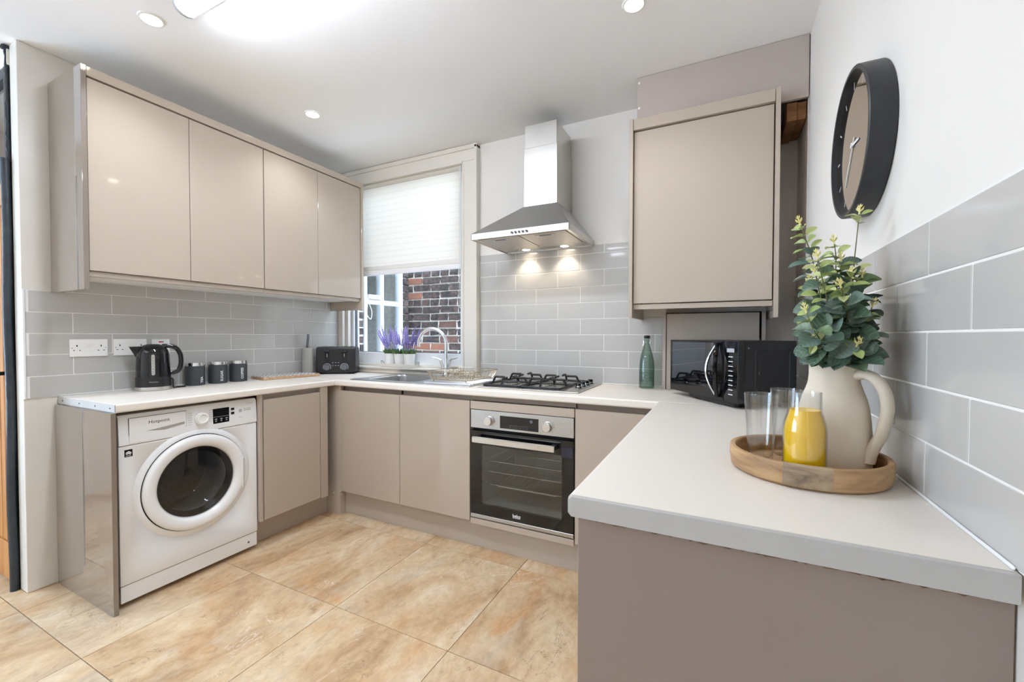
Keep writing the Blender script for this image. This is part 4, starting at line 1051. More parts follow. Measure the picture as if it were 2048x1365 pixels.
for x0, x1 in ((HX0 + .03, 1.870), (1.886, HX1 - .03)):
    bm = newbm(); box(bm, x0, x1, HY + .03, -.125, HZ0 + .002, HZ0 + .0058, .0012); fl = obj('grease_filter', bm, M_filter, h)
    xm = (x0 + x1) / 2
    bm = newbm(); box(bm, xm - .055, xm + .055, HY + .055, HY + .082, HZ0 - .001, HZ0 + .002, .0008); obj('filter_catch', bm, M_steel, fl)
    bm = newbm(); box(bm, xm - .035, xm + .035, HY + .061, HY + .075, HZ0 - .0015, HZ0 - .0008); obj('catch_slot', bm, M_print, fl)
for k in range(5):
    bm = newbm(); cyl(bm, (1.846 + k * .0225, HY, 1.789), .0062, -.006, 'y', 16, .001); obj('button', bm, M_print, h)
for x in (1.748, 2.012):
    bm = newbm(); lathe(bm, [(.026, .003), (.030, -.001), (.034, 0), (.034, .004)], 28, 'z', (x, -.070, HZ0 + .0035)); lr = obj('lamp_ring', bm, M_chrome, h)
    bm = newbm(); cyl(bm, (x, -.070, HZ0 + .003), .025, .002, 'z', 24); obj('lamp_lens', bm, M_hoodlens, lr)
    ld = bpy.data.lights.new('hood_lamp', 'SPOT'); ld.energy = P_HOOD; ld.spot_size = radians(110); ld.spot_blend = .6; ld.color = (1, .86, .68); ld.shadow_soft_size = .02
    lo = bpy.data.objects.new('hood_lamp', ld); COL.objects.link(lo); lo.location = Vector((x, -.070, HZ0 - .002)) - org(h); lo.parent = h

# ------------------------------------------------------------------ ceiling lights
def downlight(x, y, lab, cat='downlight'):
    t = thing('downlight', lab, 'ceiling light', (x, y, CEIL), group='recessed ceiling spots')
    bm = newbm(); lathe(bm, [(.034, -.001), (.038, -.006), (.046, -.004), (.048, 0)], 36, 'z', (0, 0, 0)); obj('bezel', bm, M_whitep, t, local=True)
    bm = newbm(); lathe(bm, [(.0345, -.0008), (.02, -.0022), (0, -.0028)], 28, 'z'); obj('lens', bm, M_bulb, t, local=True)
    ld = bpy.data.lights.new('spot_lamp', 'SPOT'); ld.energy = P_DOWN; ld.spot_size = radians(125); ld.spot_blend = .8; ld.color = (.93, .98, 1.06); ld.shadow_soft_size = .035
    lo = bpy.data.objects.new('spot_lamp', ld); COL.objects.link(lo); lo.location = (0, 0, -.012); lo.parent = t
downlight(.703, -1.646, 'lit ceiling spot beside the end of the batten light')
downlight(.651, -.810, 'lit ceiling spot above the left wall cupboards towards the window')
downlight(2.568, -.819, 'lit ceiling spot at the top edge, in front of the boiler cupboard')
def batten(x, y, lab, lens):
  t = thing('batten_light', lab, 'ceiling light', (x, y, CEIL))
  bm = newbm(); prism(bm, [(-.034, 0), (.034, 0), (.040, -.026), (.050, -.026), (.050, -.0302), (-.050, -.0302), (-.050, -.026), (-.040, -.026)], 'x', -.60, .60); obj('housing', bm, M_whitep, t, local=True)  # side lips added to shield the ceiling from the diffuser
  bm = newbm(); prof = [(.038 * cos(a), -.030 - .034 * abs(sin(a)) ** .8) for a in [pi * k / 14 for k in range(15)]]
  prism(bm, [(p[0], p[1]) for p in prof], 'x', -.592, .592); obj('diffuser', bm, lens, t, local=True, ang=60)
  for sx_ in (-1, 1):
      bm = newbm(); prism(bm, [(p[0] * 1.05, p[1] * 1.04 + .0005) for p in prof], 'x', sx_ * .592, sx_ * .606); obj('end_cap', bm, M_faint, t, local=True, ang=60)

batten(1.55, -1.642, 'bright white tubular batten light on the ceiling', M_tubelens)
batten(1.0, -3.95, 'added unseen batten light filling the room from behind the camera', M_filltubelens)  # added tube, lifts the room light from out of view

# ------------------------------------------------------------------ sink, tap, dish rack
s = thing('sink', 'stainless inset sink with square bowl and ribbed drainer', 'sink', (1.12, -.29, ZW))
bm = newbm(); z = ZW + .003; BX0, BX1, BY0, BY1 = .73, 1.145, -.478, -.105
def ring_poly(x0, x1, y0, y1, r, n=5):
    out = []
    for cx_, cy_, a in ((x1 - r, y1 - r, 0), (x0 + r, y1 - r, pi / 2), (x0 + r, y0 + r, pi), (x1 - r, y0 + r, 1.5 * pi)):
        out += [(cx_ + r * cos(a + pi / 2 * k / n), cy_ + r * sin(a + pi / 2 * k / n)) for k in range(n + 1)]
    return out
rings = []
for x0, x1, y0, y1, r, zz in ((.655, 1.195, -.540, -.040, .004, ZW + .0008), (.657, 1.193, -.538, -.042, .004, z + .0015), (.668, 1.185, -.528, -.052, .01, z + .0005),
                              (BX0, BX1, BY0, BY1, .055, z), (BX0 + .006, BX1 - .006, BY0 + .006, BY1 - .006, .052, z - .008), (BX0 + .014, BX1 - .014, BY0 + .014, BY1 - .014, .05, ZW - .14), (BX0 + .04, BX1 - .04, BY0 + .04, BY1 - .04, .04, ZW - .16)):
    rings.append([bm.verts.new((px, py, zz)) for px, py in ring_poly(x0, x1, y0, y1, r)])
for A, B in zip(rings[:-1], rings[1:]):
    for k in range(len(A)): bm.faces.new((A[k], A[(k + 1) % len(A)], B[(k + 1) % len(A)], B[k]))
bm.faces.new(rings[-1]); obj('bowl', bm, M_steel, s)
bm = newbm(); box(bm, 1.192, 1.602, -.540, -.040, ZW + .0005, ZW + .0038, .0012)
for k in range(13): tube(bm, [(1.225, -.47 + k * .030, ZW + .0040), (1.57, -.47 + k * .030, ZW + .0040)], .0045, 6, flat=.5)
obj('drainer', bm, M_steel, s)
bm = newbm(); lathe(bm, [(.04, .003), (.036, .001), (.02, 0), (0, .001)], 24, 'z', (.93, -.29, ZW - .16)); obj('plughole', bm, M_chrome, s)
t = thing('mixer_tap', 'chrome swan-neck mixer tap with two lever handles', 'tap', (1.112, -.072, ZW + .004))
bm = newbm(); lathe(bm, [(.027, 0), (.027, .006), (.021, .012), (.018, .03), (.0155, .06), (.013, .10), (.0125, .115), (0, .115)], 28, 'z'); obj('tap_body', bm, M_chrome, t, local=True)
R_ = .112; dx, dy = -.985, -.17
pts = [(0, 0, .09), (0, 0, .15), (0, 0, .22)] + [((R_ - R_ * cos(a)) * dx, (R_ - R_ * cos(a)) * dy, .232 + R_ * sin(a)) for a in [pi * 1.06 * k / 18 for k in range(19)]]
bm = newbm(); tube(bm, pts, .0125, 14); obj('spout', bm, M_chrome, t, local=True)
for sg in (-1, 1):
    bm = newbm(); tube(bm, [(sg * .008, 0, .02), (sg * .026, -.004, .07), (sg * .042, -.008, .115)], .011, 12, rs=[.012, .011, .010]); ar = obj('valve_arm', bm, M_chrome, t, local=True)
    bm = newbm(); tube(bm, [(sg * .040, -.008, .113), (sg * .058, -.012, .124), (sg * .112, -.02, .135)], .006, 8, rs=[.008, .006, .0045], flat=.6); obj('lever', bm, M_chrome, ar, local=True)
t = thing('dish_rack', 'low brass-coloured wire dish rack standing on the drainer', 'rack', (1.40, -.29, ZW + .0085))
def loop(x0, x1, y0, y1, z, r=.05): return [(a, b, z) for a, b in ring_poly(x0, x1, y0, y1, r)]
bm = newbm(); tube(bm, loop(-.175, .175, -.185, .185, .066), .0024, 5, closed=True); tube(bm, loop(-.150, .150, -.160, .160, .016), .002, 5, closed=True); obj('rim_wire', bm, M_wire, t, local=True)
bm = newbm()
outer, inner = loop(-.175, .175, -.185, .185, .066), loop(-.150, .150, -.160, .160, .016)
for k in range(24):
    i = k; tube(bm, [outer[i], ((outer[i][0] + inner[i][0]) / 2 * 1.01, (outer[i][1] + inner[i][1]) / 2 * 1.01, .038), inner[i]], .0014, 4)
for k in range(7):
    x = -.135 + k * .045; tube(bm, [(x, -.185, .066), (x, -.16, .016), (x, .16, .016), (x, .185, .066)], .0014, 4)
    y = -.14 + k * .047; tube(bm, [(-.175, y, .066), (-.15, y, .016), (.15, y, .016), (.175, y, .066)], .0014, 4)
obj('basket_wires', bm, M_wire, t, local=True)
bm = newbm()
for k in range(9):
    x = -.10 + k * .026; tube(bm, [(x, -.05, .016), (x, -.03, .052), (x, .0, .062), (x, .03, .052), (x, .05, .016)], .0014, 4)
obj('plate_hoops', bm, M_wire, t, local=True)
for sx_ in (-1, 1):
    for sy_ in (-1, 1):
        bm = newbm(); tube(bm, [(sx_ * .12, sy_ * .150, .016), (sx_ * .12, sy_ * .155, .0022)], .0022, 5); obj('foot', bm, M_wire, t, local=True)

# ------------------------------------------------------------------ kettle
KS = .77
k_ = thing('kettle', 'black jug kettle with grey water gauge and steel base band', 'kettle', (.125, -1.409, ZW), -.412)
bm = newbm(); lathe(bm, [(r * KS, z) for r, z in [(0, .001), (.098, .001), (.1005, .004), (.1005, .018), (.099, .020)]], 48); obj('base_band', bm, M_steel2, k_, local=True)
bm = newbm(); lathe(bm, [(r * KS, z) for r, z in [(.0995, .020), (.1, .024), (.0985, .070), (.0975, .073)]], 48); bb = obj('lower_body', bm, M_anth if False else M_black, k_, local=True)
bm = newbm(); lathe(bm, [(r * KS, z) for r, z in [(.0975, .073), (.097, .078), (.094, .15), (.091, .195), (.084, .216), (.07, .232), (.055, .240)]], 48); obj('body', bm, M_blackg, k_, local=True)
bm = newbm(); lathe(bm, [(r * KS, z) for r, z in [(.068, .2335), (.055, .243), (.03, .249), (0, .250)]], 40); obj('lid', bm, M_black, k_, local=True)
bm = newbm()
v = [(-.026, -.062, .21), (.026, -.062, .21), (0, -.069, .175), (-.011, -.098, .236), (.011, -.098, .236), (-.026, -.045, .238), (.026, -.045, .238)]
V = [bm.verts.new(p) for p in v]
for f in ((0, 2, 3), (2, 1, 4), (2, 4, 3), (0, 3, 5), (1, 6, 4), (3, 4, 6, 5), (0, 5, 6, 1), (0, 1, 2)): bm.faces.new([V[i] for i in f])
obj('spout', bm, M_blackg, k_, local=True)
bm = newbm(); tube(bm, smooth_path([(0, .038, .238), (0, .07, .238), (0, .098, .226), (0, .117, .19), (0, .119, .14), (0, .109, .104), (0, .088, .090), (0, .069, .090)], 5), .0115, 10, flat=.85); obj('handle', bm, M_blackg, k_, local=True)
bm = newbm(); prism(bm, [(p[0], p[1]) for p in [((.0075 * cos(a)), .139 + (.046 if sin(a) > 0 else -.046) + .0095 * sin(a)) for a in [2 * pi * i / 20 for i in range(20)]]], 'x', .066, .0765); g = obj('water_gauge', bm, M_taupe, k_, local=True)
bm = newbm()
for i in range(6): box(bm, .0763, .0768, -.0025, .0025, .102 + i * .0145, .105 + i * .0145)
obj('gauge_marks', bm, M_print, g, local=True)
text_mesh('brand_lettering', 'Goodmans', .0085, M_faint, k_, facing((.0774, .002, .048), (1, 0, 0)))
bm = newbm(); tube(bm, smooth_path([(0, .076, .06), (0, .083, .05), (0, .083, .03), (-.01, .086, .006), (-.035, .10, .0045), (-.05, .14, .0045)], 5), .004, 6); obj('power_cord', bm, M_black, k_, local=True)

# ------------------------------------------------------------------ canisters
def canister(x, y, word, ang, lab):
    t = thing('canister', lab, 'canister', (x, y, ZW), 0, 'grey storage canisters')
    bm = newbm(); lathe(bm, [(0, .0005), (.047, .0005), (.0495, .003), (.0495, .112), (.048, .114), (0, .114)], 40); obj('body', bm, M_anth, t, local=True)
    bm = newbm(); lathe(bm, [(.0475, .114), (.0495, .1155), (.0495, .134), (.0475, .136), (0, .136)], 40); obj('lid', bm, M_chrome, t, local=True)
    n = (cos(ang), sin(ang), 0)
    text_mesh('lettering', word, .0205, M_lightp, t, facing((n[0] * .0497, n[1] * .0497, .012 + .0070 * len(word)), n, roll=pi / 2), bold=.0003)
def ang_to_cam(x, y, off): return atan2(-2.606 - y, 2.9 - x) + off
canister(.080, -1.183, 'TEA', ang_to_cam(.08, -1.183, .72), 'anthracite canister lettered TEA')
canister(.080, -1.054, 'SUGAR', ang_to_cam(.08, -1.054, .42), 'anthracite canister lettered SUGAR')
canister(.080, -.929, 'COFFEE', ang_to_cam(.08, -.929, .44), 'anthracite canister lettered COFFEE')

# ------------------------------------------------------------------ chopping board, knife block, toaster
def board_top():
    m = mat('board_pattern', S(236, 236, 236), .45); N, L, B = nodes(m)
    tc = N.new('ShaderNodeTexCoord'); sp = N.new('ShaderNodeSeparateXYZ'); L.new(tc.outputs['Object'], sp.inputs[0])
    def M2(op, a, b=None):
        x = N.new('ShaderNodeMath'); x.operation = op
        for i, q in enumerate((a, b)):
            if q is None: continue
            if isinstance(q, (int, float)): x.inputs[i].default_value = q
            else: L.new(q, x.inputs[i])
        return x.outputs[0]
    # repeating chevrons
    zig = M2('ABSOLUTE', M2('SUBTRACT', M2('FRACT', M2('MULTIPLY', sp.outputs[1], 18.0)), .5))
    st = M2('FRACT', M2('ADD', M2('MULTIPLY', sp.outputs[0], 22.0), M2('MULTIPLY', zig, 1.6)))
    g = M2('GREATER_THAN', st, .62)
    mx = N.new('ShaderNodeMix'); mx.data_type = 'RGBA'; L.new(g, mx.inputs[0]); mx.inputs[6].default_value = S(238, 238, 238); mx.inputs[7].default_value = S(74, 80, 92)
    L.new(mx.outputs[2], B.inputs['Base Color']); return m
t = thing('chopping_board', 'wooden chopping board with grey and white patterned top', 'chopping board', (.125, -.625, ZW), radians(-10))
bm = newbm(); box(bm, -.105, .105, -.195, .195, .0005, .019, .004, 2); obj('board', bm, M_boardw, t, local=True)
bm = newbm(); box(bm, -.1, .1, -.19, .19, .0188, .0196); obj('patterned_top', bm, board_top(), t, local=True)
t = thing('knife_block', 'tall taupe knife holder with one grey-handled knife', 'knife block', (.070, -.405, ZW), radians(-40))
bm = newbm(); lathe(bm, [(0, .0005), (.0385, .0005), (.04, .004), (.0385, .198), (.036, .203), (.03, .204), (.03, .16), (0, .16)], 32, sx=.8); obj('block', bm, M_taupe, t, local=True)
bm = newbm(); lathe(bm, [(.0395, .001), (.0405, .002), (.0405, .012), (.0395, .014)], 32, sx=.8); obj('base_ring', bm, M_grey, t, local=True)
bm = newbm(); tube(bm, [(0, -.004, .190), (0, -.003, .21), (0, .001, .25), (0, .004, .285), (0, .003, .308)], .013, 10, rs=[.015, .013, .0145, .0145, .011], flat=.65); obj('knife_handle', bm, M_grey, t, local=True)
t = thing('toaster', 'black four-slice toaster with two levers and two dials', 'toaster', (.188, -.222, ZW), radians(-54))
bm = newbm(); TY = .146
prof = [(-.085, .012), (.085, .012), (.085, .03), (.079, .19), (.070, .206), (.05, .211), (-.05, .211), (-.07, .206), (-.079, .19), (-.085, .03)]
prism(bm, prof, 'y', -TY, TY, bev=.012); bo = obj('body', bm, M_black, t, local=True)
for sy_ in (-1, 1):
    for k in (-1, 1):
        bm = newbm(); box(bm, -.055, .045, sy_ * .075 + k * .024 - .011, sy_ * .075 + k * .024 + .011, .2105, .2122); obj('bread_slot', bm, M_dark, t, local=True)
    yy = sy_ * .063
    fxx = .0795
    bm = newbm(); prism(bm, [(yy - .019, .086), (yy + .019, .086), (yy + .019, .178), (yy - .019, .178)], 'x', .070, .0832); obj('lever_track', bm, M_blackm, t, local=True)
    bm = newbm(); box(bm, .078, .100, yy - .021, yy + .021, .166, .182, .003, 2); lv = obj('lever', bm, M_black, t, local=True)
    bm = newbm(); box(bm, .083, .0838, yy - .0015, yy + .0015, .132, .158); obj('track_mark', bm, M_lightp, lv, local=True)
    bm = newbm(); cyl(bm, (.081, yy, .053), .0225, .014, 'x', 28, .002); dl = obj('dial', bm, M_grey, t, local=True)
    bm = newbm(); tube(bm, [(.0838, yy + .0285 * cos(a), .053 + .0285 * sin(a)) for a in [-.7 + (pi + 1.4) * i / 20 for i in range(21)]], .0012, 5); obj('dial_ring', bm, M_lightp, dl, local=True)
bm = newbm()
for i in range(3):
    for j in (-1, 0, 1): box(bm, .0822, .0838, j * .021 - .0055, j * .021 + .0055, .044 + i * .0215, .0475 + i * .0215)
obj('button_marks', bm, M_faint, t, local=True)
for sx_ in (-1, 1):
    for sy_ in (-1, 1):
        bm = newbm(); cyl(bm, (sx_ * .06, sy_ * .115, .0005), .013, .0125, 'z', 12); obj('foot', bm, M_blackm, t, local=True)

# ------------------------------------------------------------------ lavender pots on the window board
t = thing('plant_tray', 'narrow white tray holding the lavender pots on the window board', 'tray', (.660, -.048, .968))
bm = newbm()
box(bm, -.165, .165, -.038, .038, .0008, .004); box(bm, -.165, .165, -.038, -.035, .004, .026, .001); box(bm, -.165, .165, .035, .038, .004, .026, .001); box(bm, -.165, -.162, -.035, .035, .004, .026, .001); box(bm, .162, .165, -.035, .035, .004, .026, .001)
solo(obj('tray_body', bm, M_cream, t, local=True), 'x', 'tray')
del t.children[0]['label'], t.children[0]['category']
for sx_ in (-1, 1):
    bm = newbm(); tube(bm, smooth_path([(sx_ * .166, -.014, .02), (sx_ * .182, -.010, .040), (sx_ * .184, 0, .046), (sx_ * .182, .010, .040), (sx_ * .166, .014, .02)], 5), .0035, 6); obj('rope_handle', bm, M_taupe, t, local=True)
rl = random.Random(21)
def lavender(x, y, lab, lean):
    t = thing('lavender_pot', lab, 'potted plant', (x, y, .9725), 0, 'lavender pots on the window board')
    bm = newbm(); lathe(bm, [(0, .0005), (.034, .0005), (.0355, .003), (.044, .096), (.0455, .1), (.044, .101), (.042, .098), (.040, .09), (0, .088)], 32); obj('pot', bm, M_pot, t, local=True)
    bm = newbm(); lathe(bm, [(.041, .0885), (.02, .092), (0, .093)], 20); obj('soil', bm, M_soil, t, local=True)
    bm = newbm()
    for i in range(150):
        a = rl.uniform(0, 2 * pi); r = .04 * sqrt(rl.random()); p = Vector((r * cos(a), r * sin(a), .092))
        d = Vector((cos(a) * rl.uniform(.1, .8), sin(a) * rl.uniform(.1, .8), 1)).normalized(); l = rl.uniform(.03, .06); sd = d.cross(Vector((sin(a * 3), cos(a * 3), .2))).normalized() * .0035
        q = [bm.verts.new(p - sd), bm.verts.new(p + d * l * .55 - sd * 1.5), bm.verts.new(p + d * l + Vector((0, 0, -.004))), bm.verts.new(p + d * l * .55 + sd * 1.5), bm.verts.new(p + sd)]
        bm.faces.new(q)
    f = obj('foliage', bm, M_lavleaf, t, local=True, recalc=False); f['kind'] = 'stuff'
    for i in range(15):
        a = rl.uniform(0, 2 * pi); r = .032 * sqrt(rl.random()); p = Vector((r * cos(a), r * sin(a), .11))
        d = Vector((cos(a) * rl.uniform(.1, .55) + lean[0], sin(a) * rl.uniform(.1, .3) + lean[1], 1)).normalized(); l = rl.uniform(.13, .23)
        bm = newbm(); e = p + d * l
        tube(bm, [p, p + d * l * .5], .0012, 4)
        for j in range(9):
            f_ = .42 + .58 * j / 9; cpos = p + d * l * f_; rr = .0088 * (1 - .65 * (j / 9) ** 1.5)
            off = Vector((rl.uniform(-1, 1), rl.uniform(-1, 1), 0)) * .0015
            lathe(bm, [(0, -.007), (rr * .7, -.004), (rr, .001), (rr * .5, .006), (0, .008)], 6, 'z', cpos + off)
        obj('flower_spike', bm, M_lav, t, local=True)
lavender(.565, -.047, 'white pot of lavender on the left of the window tray', (-.22, 0))
lavender(.660, -.047, 'middle white pot of lavender on the window tray', (-.05, 0))
lavender(.755, -.047, 'white pot of lavender nearest the tap on the window tray', (.12, 0))

# ------------------------------------------------------------------ green swing-top bottle
t = thing('glass_bottle', 'green embossed swing-top glass bottle beside the pipe boxing', 'bottle', (2.520, -.100, ZW))
bm = newbm()
outer = [(0, .0008), (.040, .0008), (.0425, .004), (.043, .02), (.0425, .10), (.0405, .145), (.034, .185), (.0235, .222), (.0165, .246), (.0145, .262), (.0148, .270), (.0165, .272), (.0165, .282), (.0135, .284)]
inner = [(.0105, .284), (.011, .262), (.0135, .246), (.0205, .222), (.031, .183), (.0375, .143), (.0395, .10), (.040, .02), (.037, .006), (0, .005)]
lathe(bm, outer + inner, 36)
for v in bm.verts:
    if .02 < v.co.z < .15 and v.co.xy.length > .0402: v.co.xy *= 1 + .012 * sin(5 * atan2(v.co.y, v.co.x))
obj('bottle_body', bm, M_bottle, t, local=True, ang=60)
bm = newbm()
for zz in (.045, .06, .075, .09): tube(bm, [(.0437 * cos(a), .0437 * sin(a), zz + .004 * sin(a * 9 + zz * 90)) for a in [-2.6 + 2.2 * i / 24 for i in range(25)]], .0012, 5)
obj('embossing', bm, M_bottle, t, local=True)
bm = newbm(); lathe(bm, [(0, .284), (.015, .284), (.0165, .287), (.0165, .297), (.014, .300), (0, .3005)], 24); obj('stopper', bm, M_black, t, local=True)
bm = newbm()
for sx_ in (-1, 1): tube(bm, smooth_path([(sx_ * .017, 0, .290), (sx_ * .020, -.004, .272), (sx_ * .0165, -.006, .256), (sx_ * .024, -.004, .24), (sx_ * .019, .004, .262)], 4), .0011, 5)
tube(bm, [(.0158 * cos(a), .0158 * sin(a), .262) for a in [2 * pi * i / 20 for i in range(20)]], .001, 4, closed=True)
obj('wire_clasp', bm, M_chrome, t, local=True)

# ------------------------------------------------------------------ microwave, turned in the corner
t = thing('microwave', 'black countertop microwave with mirrored door and curved handle', 'microwave', (2.668, -.279, ZW), atan2(-.806, .593))
ML, MD, Z0, Z1 = .500, .272, .023, .278
bm = newbm(); box(bm, .004, ML - .002, .028, MD, Z0, Z1, .004, 2); obj('body', bm, M_black, t, local=True)
bm = newbm(); box(bm, 0, .412, -.004, .027, Z0, Z1, .003, 2); dr = obj('door', bm, M_blackg, t, local=True)
bm = newbm(); box(bm, .414, ML, -.004, .027, Z0, Z1, .003, 2); pn = obj('control_panel', bm, M_blackg, t, local=True)
bm = newbm(); box(bm, .020, .345, -.0046, -.003, Z0 + .045, Z1 - .01); obj('door_mirror', bm, mat('mirror_film', S(126, 132, 144), .03, metal=1.0), dr, local=True)
bm = newbm(); zc = (Z0 + Z1) / 2 + .002
L_ = [(.352 + .0 - .026 * cos(pi * q / 2) + .03, -.012 - .034 * cos(pi * q / 2), zc + .116 * q) for q in [-1 + i / 8 for i in range(17)]]
R_2 = [(.352 + .0 + .026 * cos(pi * q / 2) + .03, -.012 - .030 * cos(pi * q / 2), zc + .116 * q) for q in [-1 + i / 8 for i in range(17)]]
tube(bm, R_2, .009, 8); hd = obj('door_handle', bm, M_blackg, dr, local=True)
bm = newbm(); tube(bm, L_, .0055, 8); obj('handle_trim', bm, M_chrome, hd, local=True)
bm = newbm(); box(bm, .434, .478, -.0048, -.003, Z1 - .048, Z1 - .032); obj('display', bm, M_faint, pn, local=True)
for i in range(9):
    zz = Z1 - .066 - i * .0195
    bm = newbm(); box(bm, .444, .470, -.0047, -.003, zz - .002, zz + .0012); obj('key_legend', bm, M_lightp, pn, local=True)
    bm = newbm(); box(bm, .446, .466, -.0047, -.003, zz + .0055, zz + .0068); obj('key_caption', bm, M_print, pn, local=True)
bm = newbm(); X = ML - .002
tube(bm, [(X, .09, Z0 + .05), (X, .225, Z0 + .05), (X, .237, Z0 + .062), (X, .237, Z1 - .045), (X, .225, Z1 - .033), (X, .09, Z1 - .033), (X, .078, Z1 - .045), (X, .078, Z0 + .062)], .0022, 6, closed=True); obj('side_emboss', bm, M_black, t, local=True)
bm = newbm(); cyl(bm, (X - .0005, .045, Z1 - .03), .0045, .0015, 'x', 12); obj('side_screw', bm, M_grey, t, local=True)
for fx_ in (.12, .44):
    for fy in (.06, .23):
        bm = newbm(); cyl(bm, (fx_, fy, .0005), .014, .0235, 'z', 14, r2=.017); obj('foot', bm, M_black, t, local=True)
bm = newbm(); box(bm, .15, .47, .008, .03, .006, Z0 + .001, .002); obj('drip_lip', bm, M_black, t, local=True)

# ------------------------------------------------------------------ tray with jug, juice and tumblers
TC = (3.068, -1.492)
t = thing('serving_tray', 'round mango-wood serving tray on the peninsula worktop', 'tray', (TC[0], TC[1], ZW))
bm = newbm(); lathe(bm, [(0, .0005), (.138, .0005), (.1445, .006), (.1475, .025), (.1475, .044), (.1455, .0475), (.1375, .0475), (.1355, .045), (.1355, .012), (0, .012)], 72); obj('tray_body', bm, M_mango, t, local=True)
bm = newbm()
for a0, a1 in ((-1.97, -1.42),):
    n = 14
    pr_ = [(.1478, .006), (.1482, .025), (.1482, .043), (.146, .0482), (.137, .0482)]
    rows = [[bm.verts.new((r * cos(a0 + (a1 - a0) * i / n), r * sin(a0 + (a1 - a0) * i / n), zz)) for r, zz in pr_] for i in range(n + 1)]
    for i in range(n):
        for j in range(len(pr_) - 1): bm.faces.new((rows[i][j], rows[i + 1][j], rows[i + 1][j + 1], rows[i][j + 1]))
obj('grey_wood_block', bm, M_mangog, t, local=True)
TZ = ZW + .0125
JC = (3.122, -1.462)
j = thing('ceramic_jug', 'tall cream ceramic jug with thick handle holding eucalyptus', 'jug', (JC[0], JC[1], TZ), radians(-38))
bm = newbm()
lathe(bm, [(0, .0005), (.062, .0005), (.0665, .005), (.0685, .03), (.0675, .07), (.0650, .105), (.0620, .132), (.0580, .150), (.0520, .167), (.0475, .182), (.0455, .200), (.0452, .2245), (.0440, .2275), (.0415, .2275), (.0400, .224), (.0400, .18), (.053, .14), (.059, .10), (.060, .02), (0, .015)], 56)
rj = random.Random(4)
for v in bm.verts:
    a = atan2(v.co.y, v.co.x); v.co.xy *= 1 + .010 * sin(2 * a + v.co.z * 20) + .008 * sin(3 * a - v.co.z * 46 + 1) + .005 * sin(5 * a + v.co.z * 60)
obj('jug_body', bm, M_stone, j, local=True, ang=60)
bm = newbm(); tube(bm, smooth_path([(.040, 0, .200), (.058, 0, .205), (.077, 0, .196), (.092, 0, .172), (.097, 0, .14), (.093, 0, .11), (.087, 0, .083), (.0775, 0, .062), (.0705, 0, .042), (.067, 0, .024)], 5), .0105, 12, rs=None, flat=1.35); obj('handle', bm, M_stone, j, local=True, ang=60)
G2 = (3.053, -1.578)
j = thing('juice_bottle', 'glass carafe filled with orange juice at the front of the tray', 'carafe', (G2[0], G2[1], TZ))
bm = newbm()
lathe(bm, [(r * .865, z * 1.085) for r, z in [(0, .0005), (.040, .0005), (.0435, .004), (.0440, .02), (.0440, .085), (.0425, .098), (.037, .114), (.0335, .124), (.0330, .155), (.0335, .1575), (.032, .1585), (.0310, .157), (.0310, .124), (.035, .113), (.0405, .097), (.0418, .085), (.0418, .006), (0, .004)]], 48); obj('carafe_glass', bm, M_glass, j, local=True, ang=60)
bm = newbm(); lathe(bm, [(r * .86, z * 1.06) for r, z in [(0, .0042), (.0416, .0065), (.0416, .085), (.0403, .0965), (.0348, .1125), (.0308, .1235), (.0308, .128), (.029, .1272), (0, .127)]], 48); obj('juice', bm, M_juice, j, local=True, ang=60)
def tumbler(x, y, lab):
    g = thing('tumbler', lab, 'glass', (x, y, TZ), 0, 'empty glass tumblers on the tray')
    bm = newbm(); lathe(bm, [(r * .84, z) for r, z in [(0, .0005), (.026, .0005), (.0278, .003), (.029, .02), (.0395, .1565), (.0390, .1578), (.0380, .1565), (.0275, .025), (.022, .019), (0, .0175)]], 40)
    obj('glass_wall', bm, M_glass, g, local=True, ang=60)
tumbler(2.980, -1.527, 'empty glass tumbler at the front left of the tray')
tumbler(3.040, -1.413, 'empty glass tumbler behind the orange juice')

